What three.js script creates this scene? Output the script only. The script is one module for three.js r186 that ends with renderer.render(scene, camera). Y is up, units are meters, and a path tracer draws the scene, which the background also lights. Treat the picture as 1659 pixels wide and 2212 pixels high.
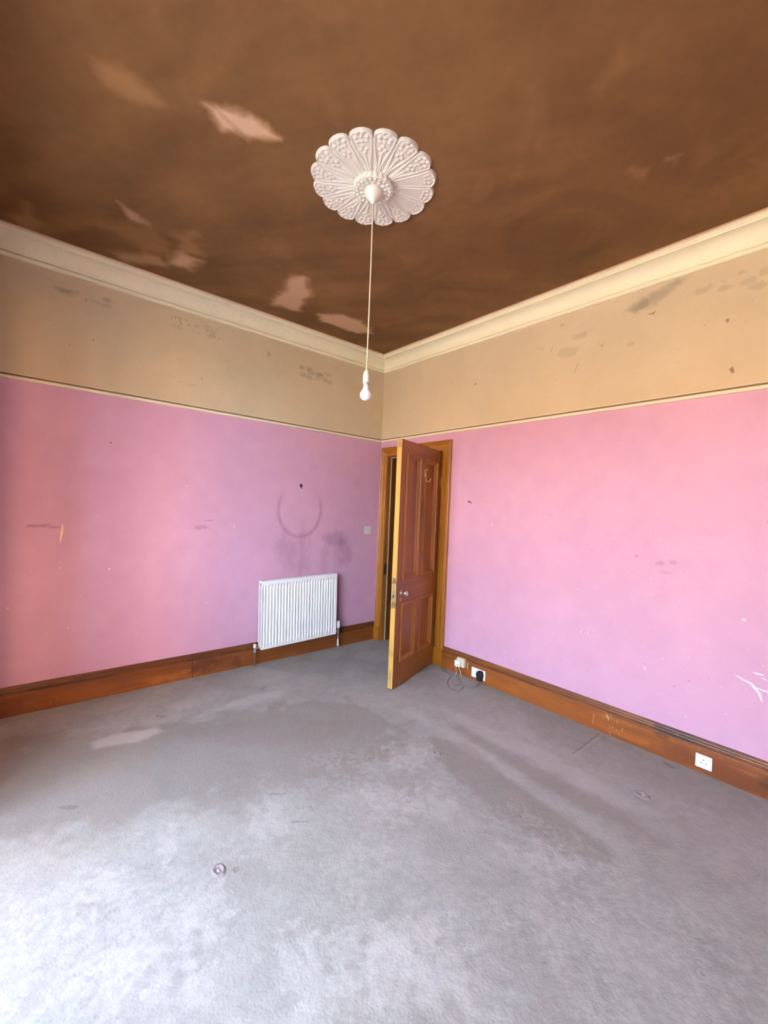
import * as THREE from 'three';
import { mergeGeometries, toCreasedNormals } from 'three/addons/utils/BufferGeometryUtils.js';
import { RoundedBoxGeometry } from 'three/addons/geometries/RoundedBoxGeometry.js';

// ------------------------------------------------------------------ camera, sky, sun, exposure
const scene = new THREE.Scene();
const camera = new THREE.PerspectiveCamera(2 * Math.atan(1106 / 923.3) * 180 / Math.PI, 1659 / 2212, 0.02, 200);
camera.position.set(3.789, 1.5, 3.166);
camera.rotation.set(-0.00777, 0.86272, 0.04118, 'YXZ');
scene.add(camera);

const EXPOSURE = 29;
const skyTex = (() => {                       // clear air: pale at the horizon, bluer overhead, the same all the way round
  const w = 64, h = 64, d = new Float32Array(w * h * 4);
  for (let j = 0; j < h; j++) {
    const el = ((j + 0.5) / h - 0.5) * Math.PI, t = Math.max(0, Math.sin(el)), k = Math.pow(t, 0.55);
    const c = [1.30 - 0.86 * k, 1.47 - 0.80 * k, 1.72 - 0.62 * k];
    for (let i = 0; i < w; i++) d.set([c[0], c[1], c[2], 1], (j * w + i) * 4);
  }
  const tx = new THREE.DataTexture(d, w, h, THREE.RGBAFormat, THREE.FloatType);
  tx.mapping = THREE.EquirectangularReflectionMapping; tx.magFilter = tx.minFilter = THREE.LinearFilter; tx.needsUpdate = true;
  return tx;
})();
scene.background = skyTex;
scene.backgroundIntensity = 1.0;

const sun = new THREE.DirectionalLight(new THREE.Color(1.0, 0.86, 0.66), 10);   // stands behind this house and lights the street in front of the window
sun.position.set(-24, 16, -14); sun.target.position.set(2, 0, 9);
sun.castShadow = true; sun.shadow.mapSize.set(2048, 2048);
Object.assign(sun.shadow.camera, { left: -30, right: 30, top: 30, bottom: -30, near: 1, far: 80 });
scene.add(sun, sun.target);

const renderer = new THREE.WebGLRenderer({ antialias: true });
renderer.toneMapping = THREE.LinearToneMapping;
renderer.toneMappingExposure = EXPOSURE;
renderer.shadowMap.enabled = true;

// ------------------------------------------------------------------ sizes (metres)
const H = 3.206;                               // ceiling
const XM = 5.2, ZN = 3.5, T = 0.2;            // room 5.20 x 3.50, wall thickness
const RAIL = 2.272;                            // where pink paint meets the cream frieze
const DX0 = 0.125, DX1 = 0.945, DY = 2.086;    // door opening in the right wall
const BX0 = 1.25, BX1 = 3.7, BD = 1.0, BH = 2.70;   // window bay in the near wall

// ------------------------------------------------------------------ helpers
function rng(seed) { let s = seed >>> 0; return () => { s = (s + 0x6D2B79F5) | 0; let t = Math.imul(s ^ (s >>> 15), 1 | s); t = (t + Math.imul(t ^ (t >>> 7), 61 | t)) ^ t; return ((t ^ (t >>> 14)) >>> 0) / 4294967296; }; }
const hash = (x, y, s) => { let h = Math.imul(x, 374761393) + Math.imul(y, 668265263) + Math.imul(s, 974634721); h = Math.imul(h ^ (h >>> 13), 1274126177); return ((h ^ (h >>> 16)) >>> 0) / 4294967296; };
function vn(x, y, s = 0) {
  const i = Math.floor(x), j = Math.floor(y), a = x - i, b = y - j, u = a * a * (3 - 2 * a), v = b * b * (3 - 2 * b);
  const p = hash(i, j, s), q = hash(i + 1, j, s), r = hash(i, j + 1, s), t = hash(i + 1, j + 1, s);
  return p + (q - p) * u + (r - p) * v + (p - q - r + t) * u * v;
}
function fbm(x, y, o = 4, s = 0) { let a = 0.5, t = 0, n = 0; for (let i = 0; i < o; i++) { t += a * vn(x, y, s + i * 17); n += a; a *= 0.5; x = x * 2.03 + 11.3; y = y * 2.03 + 5.7; } return t / n; }
const clamp = (v, a = 0, b = 1) => Math.min(b, Math.max(a, v));
const sstep = (a, b, v) => { const t = clamp((v - a) / (b - a)); return t * t * (3 - 2 * t); };

// A painted surface: colours in sRGB 0-255 laid out in metres (s along, t up), with marks stamped where they are.
class Paint {
  constructor(w, h, s0, s1, t0, t1) { Object.assign(this, { w, h, s0, s1, t0, t1 }); this.d = new Float32Array(w * h * 3); }
  fill(fn) { for (let j = 0; j < this.h; j++) for (let i = 0; i < this.w; i++) { const c = fn(this.s0 + (i + 0.5) / this.w * (this.s1 - this.s0), this.t0 + (j + 0.5) / this.h * (this.t1 - this.t0)); const k = (j * this.w + i) * 3; this.d[k] = c[0]; this.d[k + 1] = c[1]; this.d[k + 2] = c[2]; } return this; }
  area(a0, b0, a1, b1, fn) {      // fn(s, t) -> [r, g, b, alpha] in a box
    const x = (v) => (v - this.s0) / (this.s1 - this.s0) * this.w, y = (v) => (v - this.t0) / (this.t1 - this.t0) * this.h;
    const i0 = Math.max(0, Math.floor(Math.min(x(a0), x(a1)))), i1 = Math.min(this.w - 1, Math.ceil(Math.max(x(a0), x(a1))));
    const j0 = Math.max(0, Math.floor(Math.min(y(b0), y(b1)))), j1 = Math.min(this.h - 1, Math.ceil(Math.max(y(b0), y(b1))));
    for (let j = j0; j <= j1; j++) for (let i = i0; i <= i1; i++) {
      const c = fn(this.s0 + (i + 0.5) / this.w * (this.s1 - this.s0), this.t0 + (j + 0.5) / this.h * (this.t1 - this.t0));
      if (!c || c[3] <= 0) continue;
      const k = (j * this.w + i) * 3;
      for (let q = 0; q < 3; q++) this.d[k + q] += (c[q] - this.d[k + q]) * c[3];
    }
    return this;
  }
  blot(s, t, rs, rt, col, alpha, { rough = 0.35, scale = 14, seed = 1, soft = 0.4, turn = 0 } = {}) {   // a stain with a ragged outline
    const m = Math.max(rs, rt) * 1.5, c = Math.cos(turn), n = Math.sin(turn);
    return this.area(s - m, t - m, s + m, t + m, (a, b) => {
      const u = ((a - s) * c + (b - t) * n) / rs, v = (-(a - s) * n + (b - t) * c) / rt, e = Math.hypot(u, v);
      if (e > 1 + rough) return null;
      const r = e + (fbm(a * scale, b * scale, 4, seed) - 0.5) * 2 * rough;
      return [...col, alpha * (1 - sstep(1 - soft, 1, r))];
    });
  }
  poly(pts, col, alpha, { rough = 0.03, scale = 12, seed = 1, soft = 0.03 } = {}) {
    const xs = pts.map((p) => p[0]), ys = pts.map((p) => p[1]), m = rough * 2 + soft * 2;
    return this.area(Math.min(...xs) - m, Math.min(...ys) - m, Math.max(...xs) + m, Math.max(...ys) + m, (a, b) => {
      let inside = false, dist = 1e9;
      for (let i = 0, j = pts.length - 1; i < pts.length; j = i++) {
        const [x1, y1] = pts[i], [x2, y2] = pts[j];
        if ((y1 > b) !== (y2 > b) && a < (x2 - x1) * (b - y1) / (y2 - y1) + x1) inside = !inside;
        const dx = x2 - x1, dy = y2 - y1, q = clamp(((a - x1) * dx + (b - y1) * dy) / (dx * dx + dy * dy));
        dist = Math.min(dist, Math.hypot(a - x1 - q * dx, b - y1 - q * dy));
      }
      if (!inside && dist > rough + soft) return null;
      const sd = dist > rough + soft ? dist : (inside ? dist : -dist) + (fbm(a * scale, b * scale, 4, seed) - 0.5) * 2 * rough;
      return [...col, alpha * sstep(-soft, soft, sd)];
    });
  }
  stroke(pts, width, col, alpha, { seed = 1, rough = 0.3, soft = 0.5, taper = true } = {}) {
    for (let i = 0; i + 1 < pts.length; i++) {
      const [x1, y1] = pts[i], [x2, y2] = pts[i + 1], dx = x2 - x1, dy = y2 - y1, L = dx * dx + dy * dy, m = width * 2;
      this.area(Math.min(x1, x2) - m, Math.min(y1, y2) - m, Math.max(x1, x2) + m, Math.max(y1, y2) + m, (a, b) => {
        const q = clamp(((a - x1) * dx + (b - y1) * dy) / L), g = (i + q) / (pts.length - 1);
        const w = width * (taper ? 0.35 + 0.65 * Math.sin(Math.PI * clamp(g, 0.02, 0.98)) : 1) * (1 + (vn(a * 60, b * 60, seed) - 0.5) * 2 * rough);
        return [...col, alpha * (1 - sstep(w * (1 - soft) * 0.5, w * 0.5, Math.hypot(a - x1 - q * dx, b - y1 - q * dy)))];
      });
    }
    return this;
  }
  texture() {
    const n = this.w * this.h, o = new Uint8Array(n * 4);
    for (let i = 0; i < n; i++) { for (let q = 0; q < 3; q++) o[i * 4 + q] = clamp(Math.round(this.d[i * 3 + q]), 0, 255); o[i * 4 + 3] = 255; }
    return dataTex(o, this.w, this.h, true);
  }
}
function dataTex(o, w, h, srgb, repeat) {
  const t = new THREE.DataTexture(o, w, h, THREE.RGBAFormat);
  if (srgb) t.colorSpace = THREE.SRGBColorSpace;
  t.magFilter = THREE.LinearFilter; t.minFilter = THREE.LinearMipmapLinearFilter; t.generateMipmaps = true;
  if (repeat) t.wrapS = t.wrapT = THREE.RepeatWrapping;
  t.needsUpdate = true; return t;
}
function greyTex(n, fn, repeat = true) {
  const o = new Uint8Array(n * n * 4);
  for (let j = 0; j < n; j++) for (let i = 0; i < n; i++) { const v = clamp(Math.round(255 * fn(i / n, j / n)), 0, 255); o.set([v, v, v, 255], (j * n + i) * 4); }
  return dataTex(o, n, n, false, repeat);
}
// noise that repeats with period 1 in both directions
function tileNoise(u, v, f, s) {
  const x = u * f, y = v * f, i = Math.floor(x), j = Math.floor(y), a = x - i, b = y - j, p = a * a * (3 - 2 * a), q = b * b * (3 - 2 * b), w = (k) => ((k % f) + f) % f;
  const A = hash(w(i), w(j), s), B = hash(w(i + 1), w(j), s), C = hash(w(i), w(j + 1), s), D = hash(w(i + 1), w(j + 1), s);
  return A + (B - A) * p + (C - A) * q + (A - B - C + D) * p * q;
}

const names = new Map();
function numbered(name) { const n = names.get(name) ?? 0; names.set(name, n + 1); return n ? `${name}_${String(n).padStart(3, '0')}` : name; }
function shade(m) { m.castShadow = m.receiveShadow = true; return m; }
function part(name, geo, mat, parent) { const m = shade(new THREE.Mesh(Array.isArray(geo) ? (geo.length > 1 ? merge(geo) : geo[0]) : geo, mat)); m.name = name; parent.add(m); return m; }
function struct(name, geo, mat) { const m = part(numbered(name), geo, mat, scene); m.userData.kind = 'structure'; return m; }
function thing(name, label, category, [x, y, z] = [0, 0, 0], group) { const g = new THREE.Group(); g.name = numbered(name); g.position.set(x, y, z); g.userData = { label, category }; if (group) g.userData.group = group; scene.add(g); return g; }
function merge(list) { return mergeGeometries(list.map((g) => { const q = g.index ? g.toNonIndexed() : g.clone(); for (const k of Object.keys(q.attributes)) if (!['position', 'normal', 'uv'].includes(k)) q.deleteAttribute(k); return q; })); }
// a box from corner to corner; its uv are filled in by uvBy()
function box(x0, y0, z0, x1, y1, z1) { const g = new THREE.BoxGeometry(x1 - x0, y1 - y0, z1 - z0); g.translate((x0 + x1) / 2, (y0 + y1) / 2, (z0 + z1) / 2); return g; }
function rbox(w, h, d, r = 0.002, seg = 2) { return new RoundedBoxGeometry(w, h, d, seg, r); }
function uvBy(g, fn) { const p = g.attributes.position, a = new Float32Array(p.count * 2); for (let i = 0; i < p.count; i++) { const [u, v] = fn(p.getX(i), p.getY(i), p.getZ(i)); a[i * 2] = u; a[i * 2 + 1] = v; } g.setAttribute('uv', new THREE.BufferAttribute(a, 2)); return g; }
// a moulding: profile [[o, y], ...] (o = out from the wall, listed round the section) run from s0 to s1 with mitred ends (m0, m1: +1 inside corner, -1 outside, 0 square)
function moulding(profile, s0, s1, m0, m1, place, crease = 0.5) {
  const pos = [], uv = [], P = profile, n = P.length;
  const at = (k, e) => { const [o, y] = P[k % n]; return place(e ? s1 - m1 * o : s0 + m0 * o, y, o); };
  let run = 0;
  const quad = (a, b, c, d) => pos.push(...a, ...b, ...c, ...a, ...c, ...d);
  for (let k = 0; k < n; k++) {
    const L = Math.hypot(P[(k + 1) % n][0] - P[k][0], P[(k + 1) % n][1] - P[k][1]);
    quad(at(k, 0), at(k, 1), at(k + 1, 1), at(k + 1, 0));
    uv.push(s0, run, s1, run, s1, run + L, s0, run, s1, run + L, s0, run + L); run += L;
  }
  const tris = THREE.ShapeUtils.triangulateShape(P.map(([o, y]) => new THREE.Vector2(o, y)), []);
  for (const e of [0, 1]) for (const t of tris) for (const k of e ? t : [...t].reverse()) { pos.push(...at(k, e)); uv.push(P[k][0], P[k][1]); }
  const g = new THREE.BufferGeometry();
  g.setAttribute('position', new THREE.BufferAttribute(new Float32Array(pos), 3));
  g.setAttribute('uv', new THREE.BufferAttribute(new Float32Array(uv), 2));
  g.computeVertexNormals();
  return toCreasedNormals(g, crease);
}
const onLeft = (s, y, o) => [o, y, s], onRight = (s, y, o) => [s, y, o], onNear = (s, y, o) => [s, y, ZN - o], onRear = (s, y, o) => [XM - o, y, s];
const lathe = (pts, seg = 32) => new THREE.LatheGeometry(pts.map(([r, y]) => new THREE.Vector2(r, y)), seg);
function tube(pts, r, seg = 48, rad = 8) { return new THREE.TubeGeometry(new THREE.CatmullRomCurve3(pts.map((p) => new THREE.Vector3(...p)), false, 'centripetal'), seg, r, rad); }
const lin = (r, g, b) => new THREE.Color().setRGB(r, g, b);

// ------------------------------------------------------------------ surfaces
// fine plaster relief, shared
const plasterBump = greyTex(256, (u, v) => 0.5 * tileNoise(u, v, 64, 3) + 0.3 * tileNoise(u, v, 24, 5) + 0.2 * tileNoise(u, v, 8, 9));
plasterBump.repeat.set(3, 3);

const PINK = [205, 157, 178], CREAM = [205, 186, 150];
function wallBase(col, seed, amp = 1) {
  return (s, t) => {
    const a = (fbm(s * 1.7, t * 1.3, 4, seed) - 0.5) * 9 * amp, b = (fbm(s * 9, t * 9, 3, seed + 40) - 0.5) * 7 * amp, g = (hash(Math.floor(s * 520), Math.floor(t * 520), seed) - 0.5) * 3;
    return [col[0] + a + b + g, col[1] + a + b * 1.1 + g, col[2] + a + b + g];
  };
}
function chips(p, n, seed, t0, t1, s0, s1, col = [226, 190, 204]) {   // small knocks where pale undercoat shows
  const r = rng(seed);
  for (let i = 0; i < n; i++) { const s = s0 + r() * (s1 - s0), t = t0 + (t1 - t0) * Math.pow(r(), 1.3), z = 0.0025 + 0.0035 * r() * r(); p.blot(s, t, z, z * (0.8 + 1.6 * r()), col, 0.6, { rough: 0.3, scale: 160, seed: i, turn: r() - 0.5 }); }
}
function specks(p, n, seed, t0, t1, s0, s1, col, alpha) {
  const r = rng(seed);
  for (let i = 0; i < n; i++) { const s = s0 + r() * (s1 - s0), t = t0 + r() * (t1 - t0), z = 0.003 + 0.006 * r() * r(); p.blot(s, t, z * 1.6, z, col, alpha * (0.4 + 0.6 * r()), { rough: 0.4, scale: 90, seed: i, turn: r() * 3 }); }
}
const pinkLeft = (() => {
  const p = new Paint(1664, 1024, 0, ZN, 0, RAIL).fill(wallBase(PINK, 3));
  // ring of grime where an oval mirror hung below its hook, strongest along the bottom
  p.area(0.70, 1.1, 1.36, 1.75, (s, t) => {
    const u = (s - 1.022) / 0.232, v = (t - 1.455) / (t < 1.455 ? 0.262 : 0.27), r = Math.hypot(u, v), a = (fbm(s * 16, t * 16, 3, 8) - 0.3) * 1.4;
    const ring = Math.exp(-Math.pow((r - 1.03) / 0.075, 2)) * (v < 0.1 ? 1 : Math.exp(-Math.pow((v - 0.1) / 0.35, 2)));
    return [120, 80, 98, clamp(0.34 * ring * (0.75 + 0.4 * a))];
  });
  // soot carried up the wall above the radiator
  for (let i = 0; i < 26; i++) p.blot(0.5 + 0.8 * hash(i, 1, 3), 0.86 + 0.32 * hash(i, 2, 3), 0.03 + 0.05 * hash(i, 3, 3), 0.10 + 0.14 * hash(i, 4, 3), [150, 104, 126], 0.12, { rough: 0.6, scale: 9, seed: i, soft: 0.7 });
  p.blot(0.62, 1.16, 0.24, 0.11, [122, 84, 110], 0.26, { rough: 0.6, scale: 9, seed: 77, soft: 0.7 });
  p.blot(0.45, 1.02, 0.14, 0.16, [122, 84, 110], 0.22, { rough: 0.6, scale: 10, seed: 78, soft: 0.7 });
  // scuffs left by furniture at table height
  p.blot(3.05, 1.285, 0.11, 0.016, [104, 66, 72], 0.34, { rough: 0.8, scale: 30, seed: 5, soft: 0.8, turn: -0.05 });
  p.blot(2.98, 1.272, 0.06, 0.012, [100, 62, 68], 0.32, { rough: 0.7, scale: 34, seed: 6, soft: 0.8 });
  p.blot(1.96, 1.275, 0.10, 0.026, [146, 98, 122], 0.34, { rough: 0.8, scale: 22, seed: 7, soft: 0.8 });
  p.blot(1.93, 1.335, 0.06, 0.008, [130, 86, 104], 0.35, { rough: 0.8, scale: 26, seed: 8, soft: 0.8 });
  p.stroke([[2.921, 1.292], [2.926, 1.235], [2.932, 1.166]], 0.020, [244, 208, 160], 0.95, { seed: 3, rough: 0.15 });
  p.stroke([[1.688, 1.305], [1.69, 1.27]], 0.009, [246, 206, 220], 0.8);
  p.stroke([[1.715, 1.312], [1.716, 1.29]], 0.005, [244, 204, 216], 0.6);
  p.blot(2.65, 1.91, 0.012, 0.006, [120, 66, 84], 0.8, { rough: 0.3, scale: 80 });
  for (const [s, t, z] of [[2.63, 0.96, 0.008], [2.93, 0.985, 0.005], [2.8, 0.77, 0.004], [2.87, 0.55, 0.005], [3.2, 0.73, 0.005], [1.9, 0.62, 0.006], [2.1, 1.62, 0.005]]) p.blot(s, t, z, z * 1.2, [248, 222, 224], 0.8, { rough: 0.3, scale: 120, seed: 4 });
  chips(p, 60, 11, 0.22, 1.4, 1.5, 3.5);
  specks(p, 12, 12, 0.4, 2.1, 0.2, 3.5, [136, 88, 104], 0.5);
  return p.texture();
})();
const pinkRight = (() => {
  const p = new Paint(2048, 900, 0, XM, 0, RAIL).fill(wallBase(PINK, 9));
  // paint rubbed off by the frame edge at the right
  p.stroke([[3.285, 0.615], [3.335, 0.598], [3.37, 0.558], [3.384, 0.515]], 0.016, [250, 246, 246], 0.95, { rough: 0.3, seed: 2 });
  p.stroke([[3.262, 0.625], [3.30, 0.612]], 0.008, [250, 240, 244], 0.7);
  p.stroke([[3.34, 0.665], [3.385, 0.662]], 0.009, [250, 246, 246], 0.9);
  p.stroke([[3.378, 0.645], [3.40, 0.638]], 0.007, [250, 246, 246], 0.85);
  p.stroke([[3.352, 0.585], [3.39, 0.577], [3.42, 0.585]], 0.010, [250, 246, 246], 0.9);
  p.blot(3.42, 0.57, 0.02, 0.012, [250, 246, 246], 0.9, { scale: 60 });
  p.blot(3.29, 0.95, 0.012, 0.007, [250, 232, 238], 0.85, { scale: 80 });
  p.blot(2.80, 0.52, 0.008, 0.010, [250, 232, 238], 0.8, { scale: 80 });
  for (const [s, t] of [[2.42, 0.66], [2.37, 0.655]]) { p.blot(s, t, 0.008, 0.006, [240, 212, 224], 0.55, { scale: 90 }); p.blot(s + 0.02, t + 0.004, 0.005, 0.007, [140, 98, 120], 0.4, { scale: 90 }); }
  for (const [s, t, a, b, al] of [[2.86, 1.22, 0.035, 0.02, 0.30], [2.93, 1.235, 0.03, 0.02, 0.28], [2.9, 1.165, 0.05, 0.014, 0.18], [2.72, 1.25, 0.012, 0.010, 0.45], [2.27, 1.19, 0.008, 0.006, 0.5], [1.55, 1.385, 0.006, 0.02, 0.3], [2.1, 1.5, 0.02, 0.01, 0.2]]) p.blot(s, t, a, b, [146, 100, 126], al, { rough: 0.6, scale: 30, seed: s * 50, soft: 0.6 });
  p.blot(1.318, 1.588, 0.010, 0.022, [146, 94, 116], 0.5, { scale: 60 });
  p.stroke([[1.555, 1.41], [1.55, 1.365]], 0.008, [248, 226, 236], 0.7);
  chips(p, 150, 21, 0.21, 1.5, 1.2, 3.5);
  chips(p, 30, 22, 1.3, 2.1, 1.2, 3.5);
  specks(p, 30, 23, 0.25, 1.9, 1.2, 3.5, [152, 106, 132], 0.5);
  return p.texture();
})();
const friezeLeft = (() => {
  const p = new Paint(1664, 512, 0, ZN, RAIL, H).fill(wallBase(CREAM, 14));
  const G = [142, 130, 104];
  for (let i = 0; i < 9; i++) p.blot(3.03 - 0.36 * hash(i, 5, 1), 2.94 + 0.05 * (hash(i, 6, 1) - 0.5), 0.05, 0.018, G, 0.22, { rough: 0.7, scale: 24, seed: i });
  for (let i = 0; i < 12; i++) p.blot(2.36 - 0.5 * hash(i, 7, 2), 2.96 + 0.10 * (hash(i, 8, 2) - 0.5), 0.03 + 0.03 * hash(i, 9, 2), 0.010 + 0.012 * hash(i, 1, 2), G, 0.22, { rough: 0.9, scale: 40, soft: 0.8, seed: i + 30 });
  for (const [s, t] of [[2.26, 2.975], [2.235, 2.975], [2.20, 2.965], [2.19, 2.95], [2.13, 2.955], [1.99, 2.945], [1.96, 2.93], [1.92, 2.92], [1.88, 2.915], [2.83, 2.92]]) p.blot(s, t, 0.008, 0.014, [124, 112, 88], 0.42, { rough: 0.6, scale: 60, soft: 0.7, seed: s * 99 });
  for (let i = 0; i < 14; i++) p.blot(1.08 - 0.40 * hash(i, 3, 7), 2.83 + 0.10 * (hash(i, 4, 7) - 0.5), 0.03 + 0.03 * hash(i, 5, 7), 0.02 + 0.02 * hash(i, 6, 7), [132, 122, 104], 0.22, { rough: 0.7, scale: 26, seed: i + 60 });
  p.blot(1.07, 2.865, 0.035, 0.025, [126, 116, 98], 0.38, { rough: 0.6, scale: 30, seed: 3 });
  p.blot(0.86, 2.84, 0.05, 0.02, [126, 116, 98], 0.28, { rough: 0.7, scale: 30, seed: 4 });
  p.blot(1.42, 2.90, 0.03, 0.03, G, 0.35, { scale: 30 });
  for (let i = 0; i < 7; i++) p.blot(2.36 - 0.045 * i, 2.485 + 0.03 * Math.sin(i * 0.9), 0.05, 0.014, [176, 152, 114], 0.22, { rough: 0.8, scale: 30, seed: i + 90, soft: 0.9, turn: 0.3 - 0.1 * i });
  p.blot(2.015, 2.535, 0.01, 0.03, [156, 136, 104], 0.4, { rough: 0.6, scale: 40, soft: 0.8 });
  p.stroke([[2.253, 3.0], [2.25, 2.6]], 0.004, [218, 202, 170], 0.45, { taper: false });
  specks(p, 22, 31, 2.4, 3.0, 0.3, 3.4, [140, 124, 98], 0.5);
  return p.texture();
})();
const friezeRight = (() => {
  const p = new Paint(2048, 400, 0, XM, RAIL, H).fill(wallBase(CREAM, 18));
  const G = [138, 128, 106];
  p.poly([[2.58, 2.93], [2.66, 2.985], [2.80, 3.02], [2.92, 3.035], [2.86, 2.985], [2.76, 2.925], [2.66, 2.90]], [132, 124, 106], 0.42, { rough: 0.035, scale: 22, soft: 0.025 });
  p.blot(2.68, 2.94, 0.07, 0.03, [120, 114, 98], 0.28, { rough: 0.6, scale: 30, turn: 0.4 });
  p.stroke([[2.72, 2.872], [2.755, 2.868], [2.765, 2.88]], 0.010, [110, 96, 74], 0.7);
  for (const [s, t, a, b] of [[3.13, 2.90, 0.05, 0.02], [3.24, 2.90, 0.05, 0.025], [3.28, 2.85, 0.04, 0.03], [3.20, 2.96, 0.05, 0.018], [3.33, 2.93, 0.05, 0.04], [3.02, 2.93, 0.09, 0.03]]) p.blot(s, t, a, b, G, 0.26, { rough: 0.9, scale: 34, seed: s * 71, soft: 0.7 });
  for (const [s, t] of [[3.15, 2.70], [3.18, 2.405], [3.185, 2.39]]) p.blot(s, t, 0.012, 0.015, [124, 102, 74], 0.65, { rough: 0.3, scale: 70 });
  p.stroke([[2.235, 2.585], [2.265, 2.655]], 0.020, [142, 124, 94], 0.42, { soft: 0.9, rough: 0.6 });
  p.stroke([[2.04, 2.79], [2.055, 2.845]], 0.016, [146, 128, 100], 0.42, { soft: 0.9, rough: 0.6 });
  p.stroke([[1.96, 2.85], [1.97, 2.82]], 0.012, [152, 134, 104], 0.45);
  p.stroke([[2.40, 2.775], [2.43, 2.73], [2.45, 2.775]], 0.014, [146, 128, 98], 0.4, { soft: 0.9, rough: 0.6 });
  p.blot(2.28, 2.86, 0.08, 0.03, G, 0.25, { rough: 0.7, scale: 24, seed: 5 });
  p.blot(2.18, 2.75, 0.10, 0.05, G, 0.18, { rough: 0.7, scale: 18, seed: 6 });
  p.stroke([[2.09, 2.975], [2.13, 2.985], [2.12, 2.955]], 0.010, [152, 134, 104], 0.45);
  p.blot(2.62, 2.70, 0.03, 0.02, [176, 148, 120], 0.4, { scale: 30 });
  p.blot(1.31, 2.68, 0.008, 0.01, [110, 92, 66], 0.7, { scale: 60 });
  specks(p, 26, 41, 2.4, 3.0, 0.4, 3.5, [146, 128, 100], 0.45);
  return p.texture();
})();
const ceilingTex = (() => {
  const p = new Paint(1664, 1120, 0, XM, 0, ZN).fill((s, t) => {
    // trowelled skim coat: sweeping bands of drier and wetter plaster
    const w = 2.2 + fbm(s * 0.9 + 3, t * 0.9, 2, 50) * 0.9, a = s * Math.cos(w) + t * Math.sin(w), b = -s * Math.sin(w) + t * Math.cos(w);
    const n = fbm(a * 1.8, b * 5.0, 5, 52) - 0.5, m = fbm(s * 2.4, t * 2.4, 4, 60) - 0.5, f = fbm(s * 26, t * 26, 3, 66) - 0.5;
    const k = 36 * n + 28 * m + 7 * f;
    return [121 + k, 84 + k * 0.84, 42 + k * 0.62];
  });
  const D = [216, 177, 140], E = [182, 138, 86];
  p.poly([[1.84, 2.60], [1.89, 2.51], [1.93, 2.43], [1.90, 2.28], [1.80, 2.39], [1.765, 2.5]], D, 0.92, { rough: 0.026, scale: 16, soft: 0.028, seed: 4 });
  p.poly([[0.49, 2.40], [0.61, 2.34], [0.58, 2.23], [0.40, 2.26], [0.37, 2.38]], D, 0.8, { rough: 0.05, scale: 10, soft: 0.05, seed: 5 });
  p.poly([[0.81, 1.67], [0.92, 1.59], [0.70, 1.40], [0.40, 1.35], [0.34, 1.57], [0.50, 1.62], [0.66, 1.59]], D, 0.85, { rough: 0.05, scale: 10, soft: 0.045, seed: 6 });
  p.poly([[0.46, 1.19], [0.62, 1.03], [0.61, 0.76], [0.49, 0.58], [0.38, 0.69], [0.36, 1.06]], D, 0.85, { rough: 0.04, scale: 12, soft: 0.04, seed: 7 });
  p.poly([[1.73, 2.99], [1.76, 2.90], [1.71, 2.74], [1.65, 2.82], [1.65, 2.94]], E, 0.55, { rough: 0.05, scale: 9, soft: 0.05, seed: 8 });
  p.poly([[0.86, 2.77], [0.82, 2.66], [0.76, 2.60], [0.73, 2.69]], D, 0.6, { rough: 0.03, scale: 14, soft: 0.03, seed: 9 });
  p.poly([[0.24, 3.26], [0.45, 3.17], [0.28, 3.10], [0.16, 3.17]], E, 0.5, { rough: 0.05, scale: 9, soft: 0.05, seed: 10 });
  p.poly([[0.24, 2.72], [0.42, 2.46], [0.32, 2.39], [0.16, 2.65]], D, 0.5, { rough: 0.06, scale: 9, soft: 0.05, seed: 11 });
  p.poly([[0.77, 2.45], [0.90, 2.36], [0.67, 2.26], [0.60, 2.36]], E, 0.55, { rough: 0.06, scale: 9, soft: 0.05, seed: 12 });
  p.poly([[0.55, 2.85], [0.72, 2.60], [0.52, 2.40], [0.40, 2.55]], E, 0.35, { rough: 0.09, scale: 6, soft: 0.06, seed: 13 });
  p.poly([[2.96, 1.49], [3.11, 1.54], [3.13, 1.45], [2.99, 1.42]], E, 0.22, { rough: 0.05, scale: 9, soft: 0.05, seed: 14 });
  p.poly([[2.93, 0.92], [3.00, 0.89], [2.95, 0.82]], E, 0.3, { rough: 0.05, scale: 16, soft: 0.03, seed: 15 });
  p.poly([[3.06, 0.90], [3.13, 0.86], [3.09, 0.82]], D, 0.3, { rough: 0.05, scale: 16, soft: 0.03, seed: 16 });
  p.poly([[1.10, 2.05], [1.25, 1.9], [1.0, 1.7], [0.9, 1.85]], E, 0.14, { rough: 0.12, scale: 6, soft: 0.05, seed: 17 });
  for (let i = 0; i < 40; i++) p.blot(XM * hash(i, 1, 91), ZN * hash(i, 2, 91), 0.05 + 0.22 * hash(i, 3, 91), 0.02 + 0.06 * hash(i, 4, 91), i % 3 ? [166, 118, 78] : [104, 70, 44], 0.16, { rough: 0.8, scale: 8, seed: i + 7, soft: 0.7, turn: hash(i, 5, 91) * 3 });
  return p.texture();
})();
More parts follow.
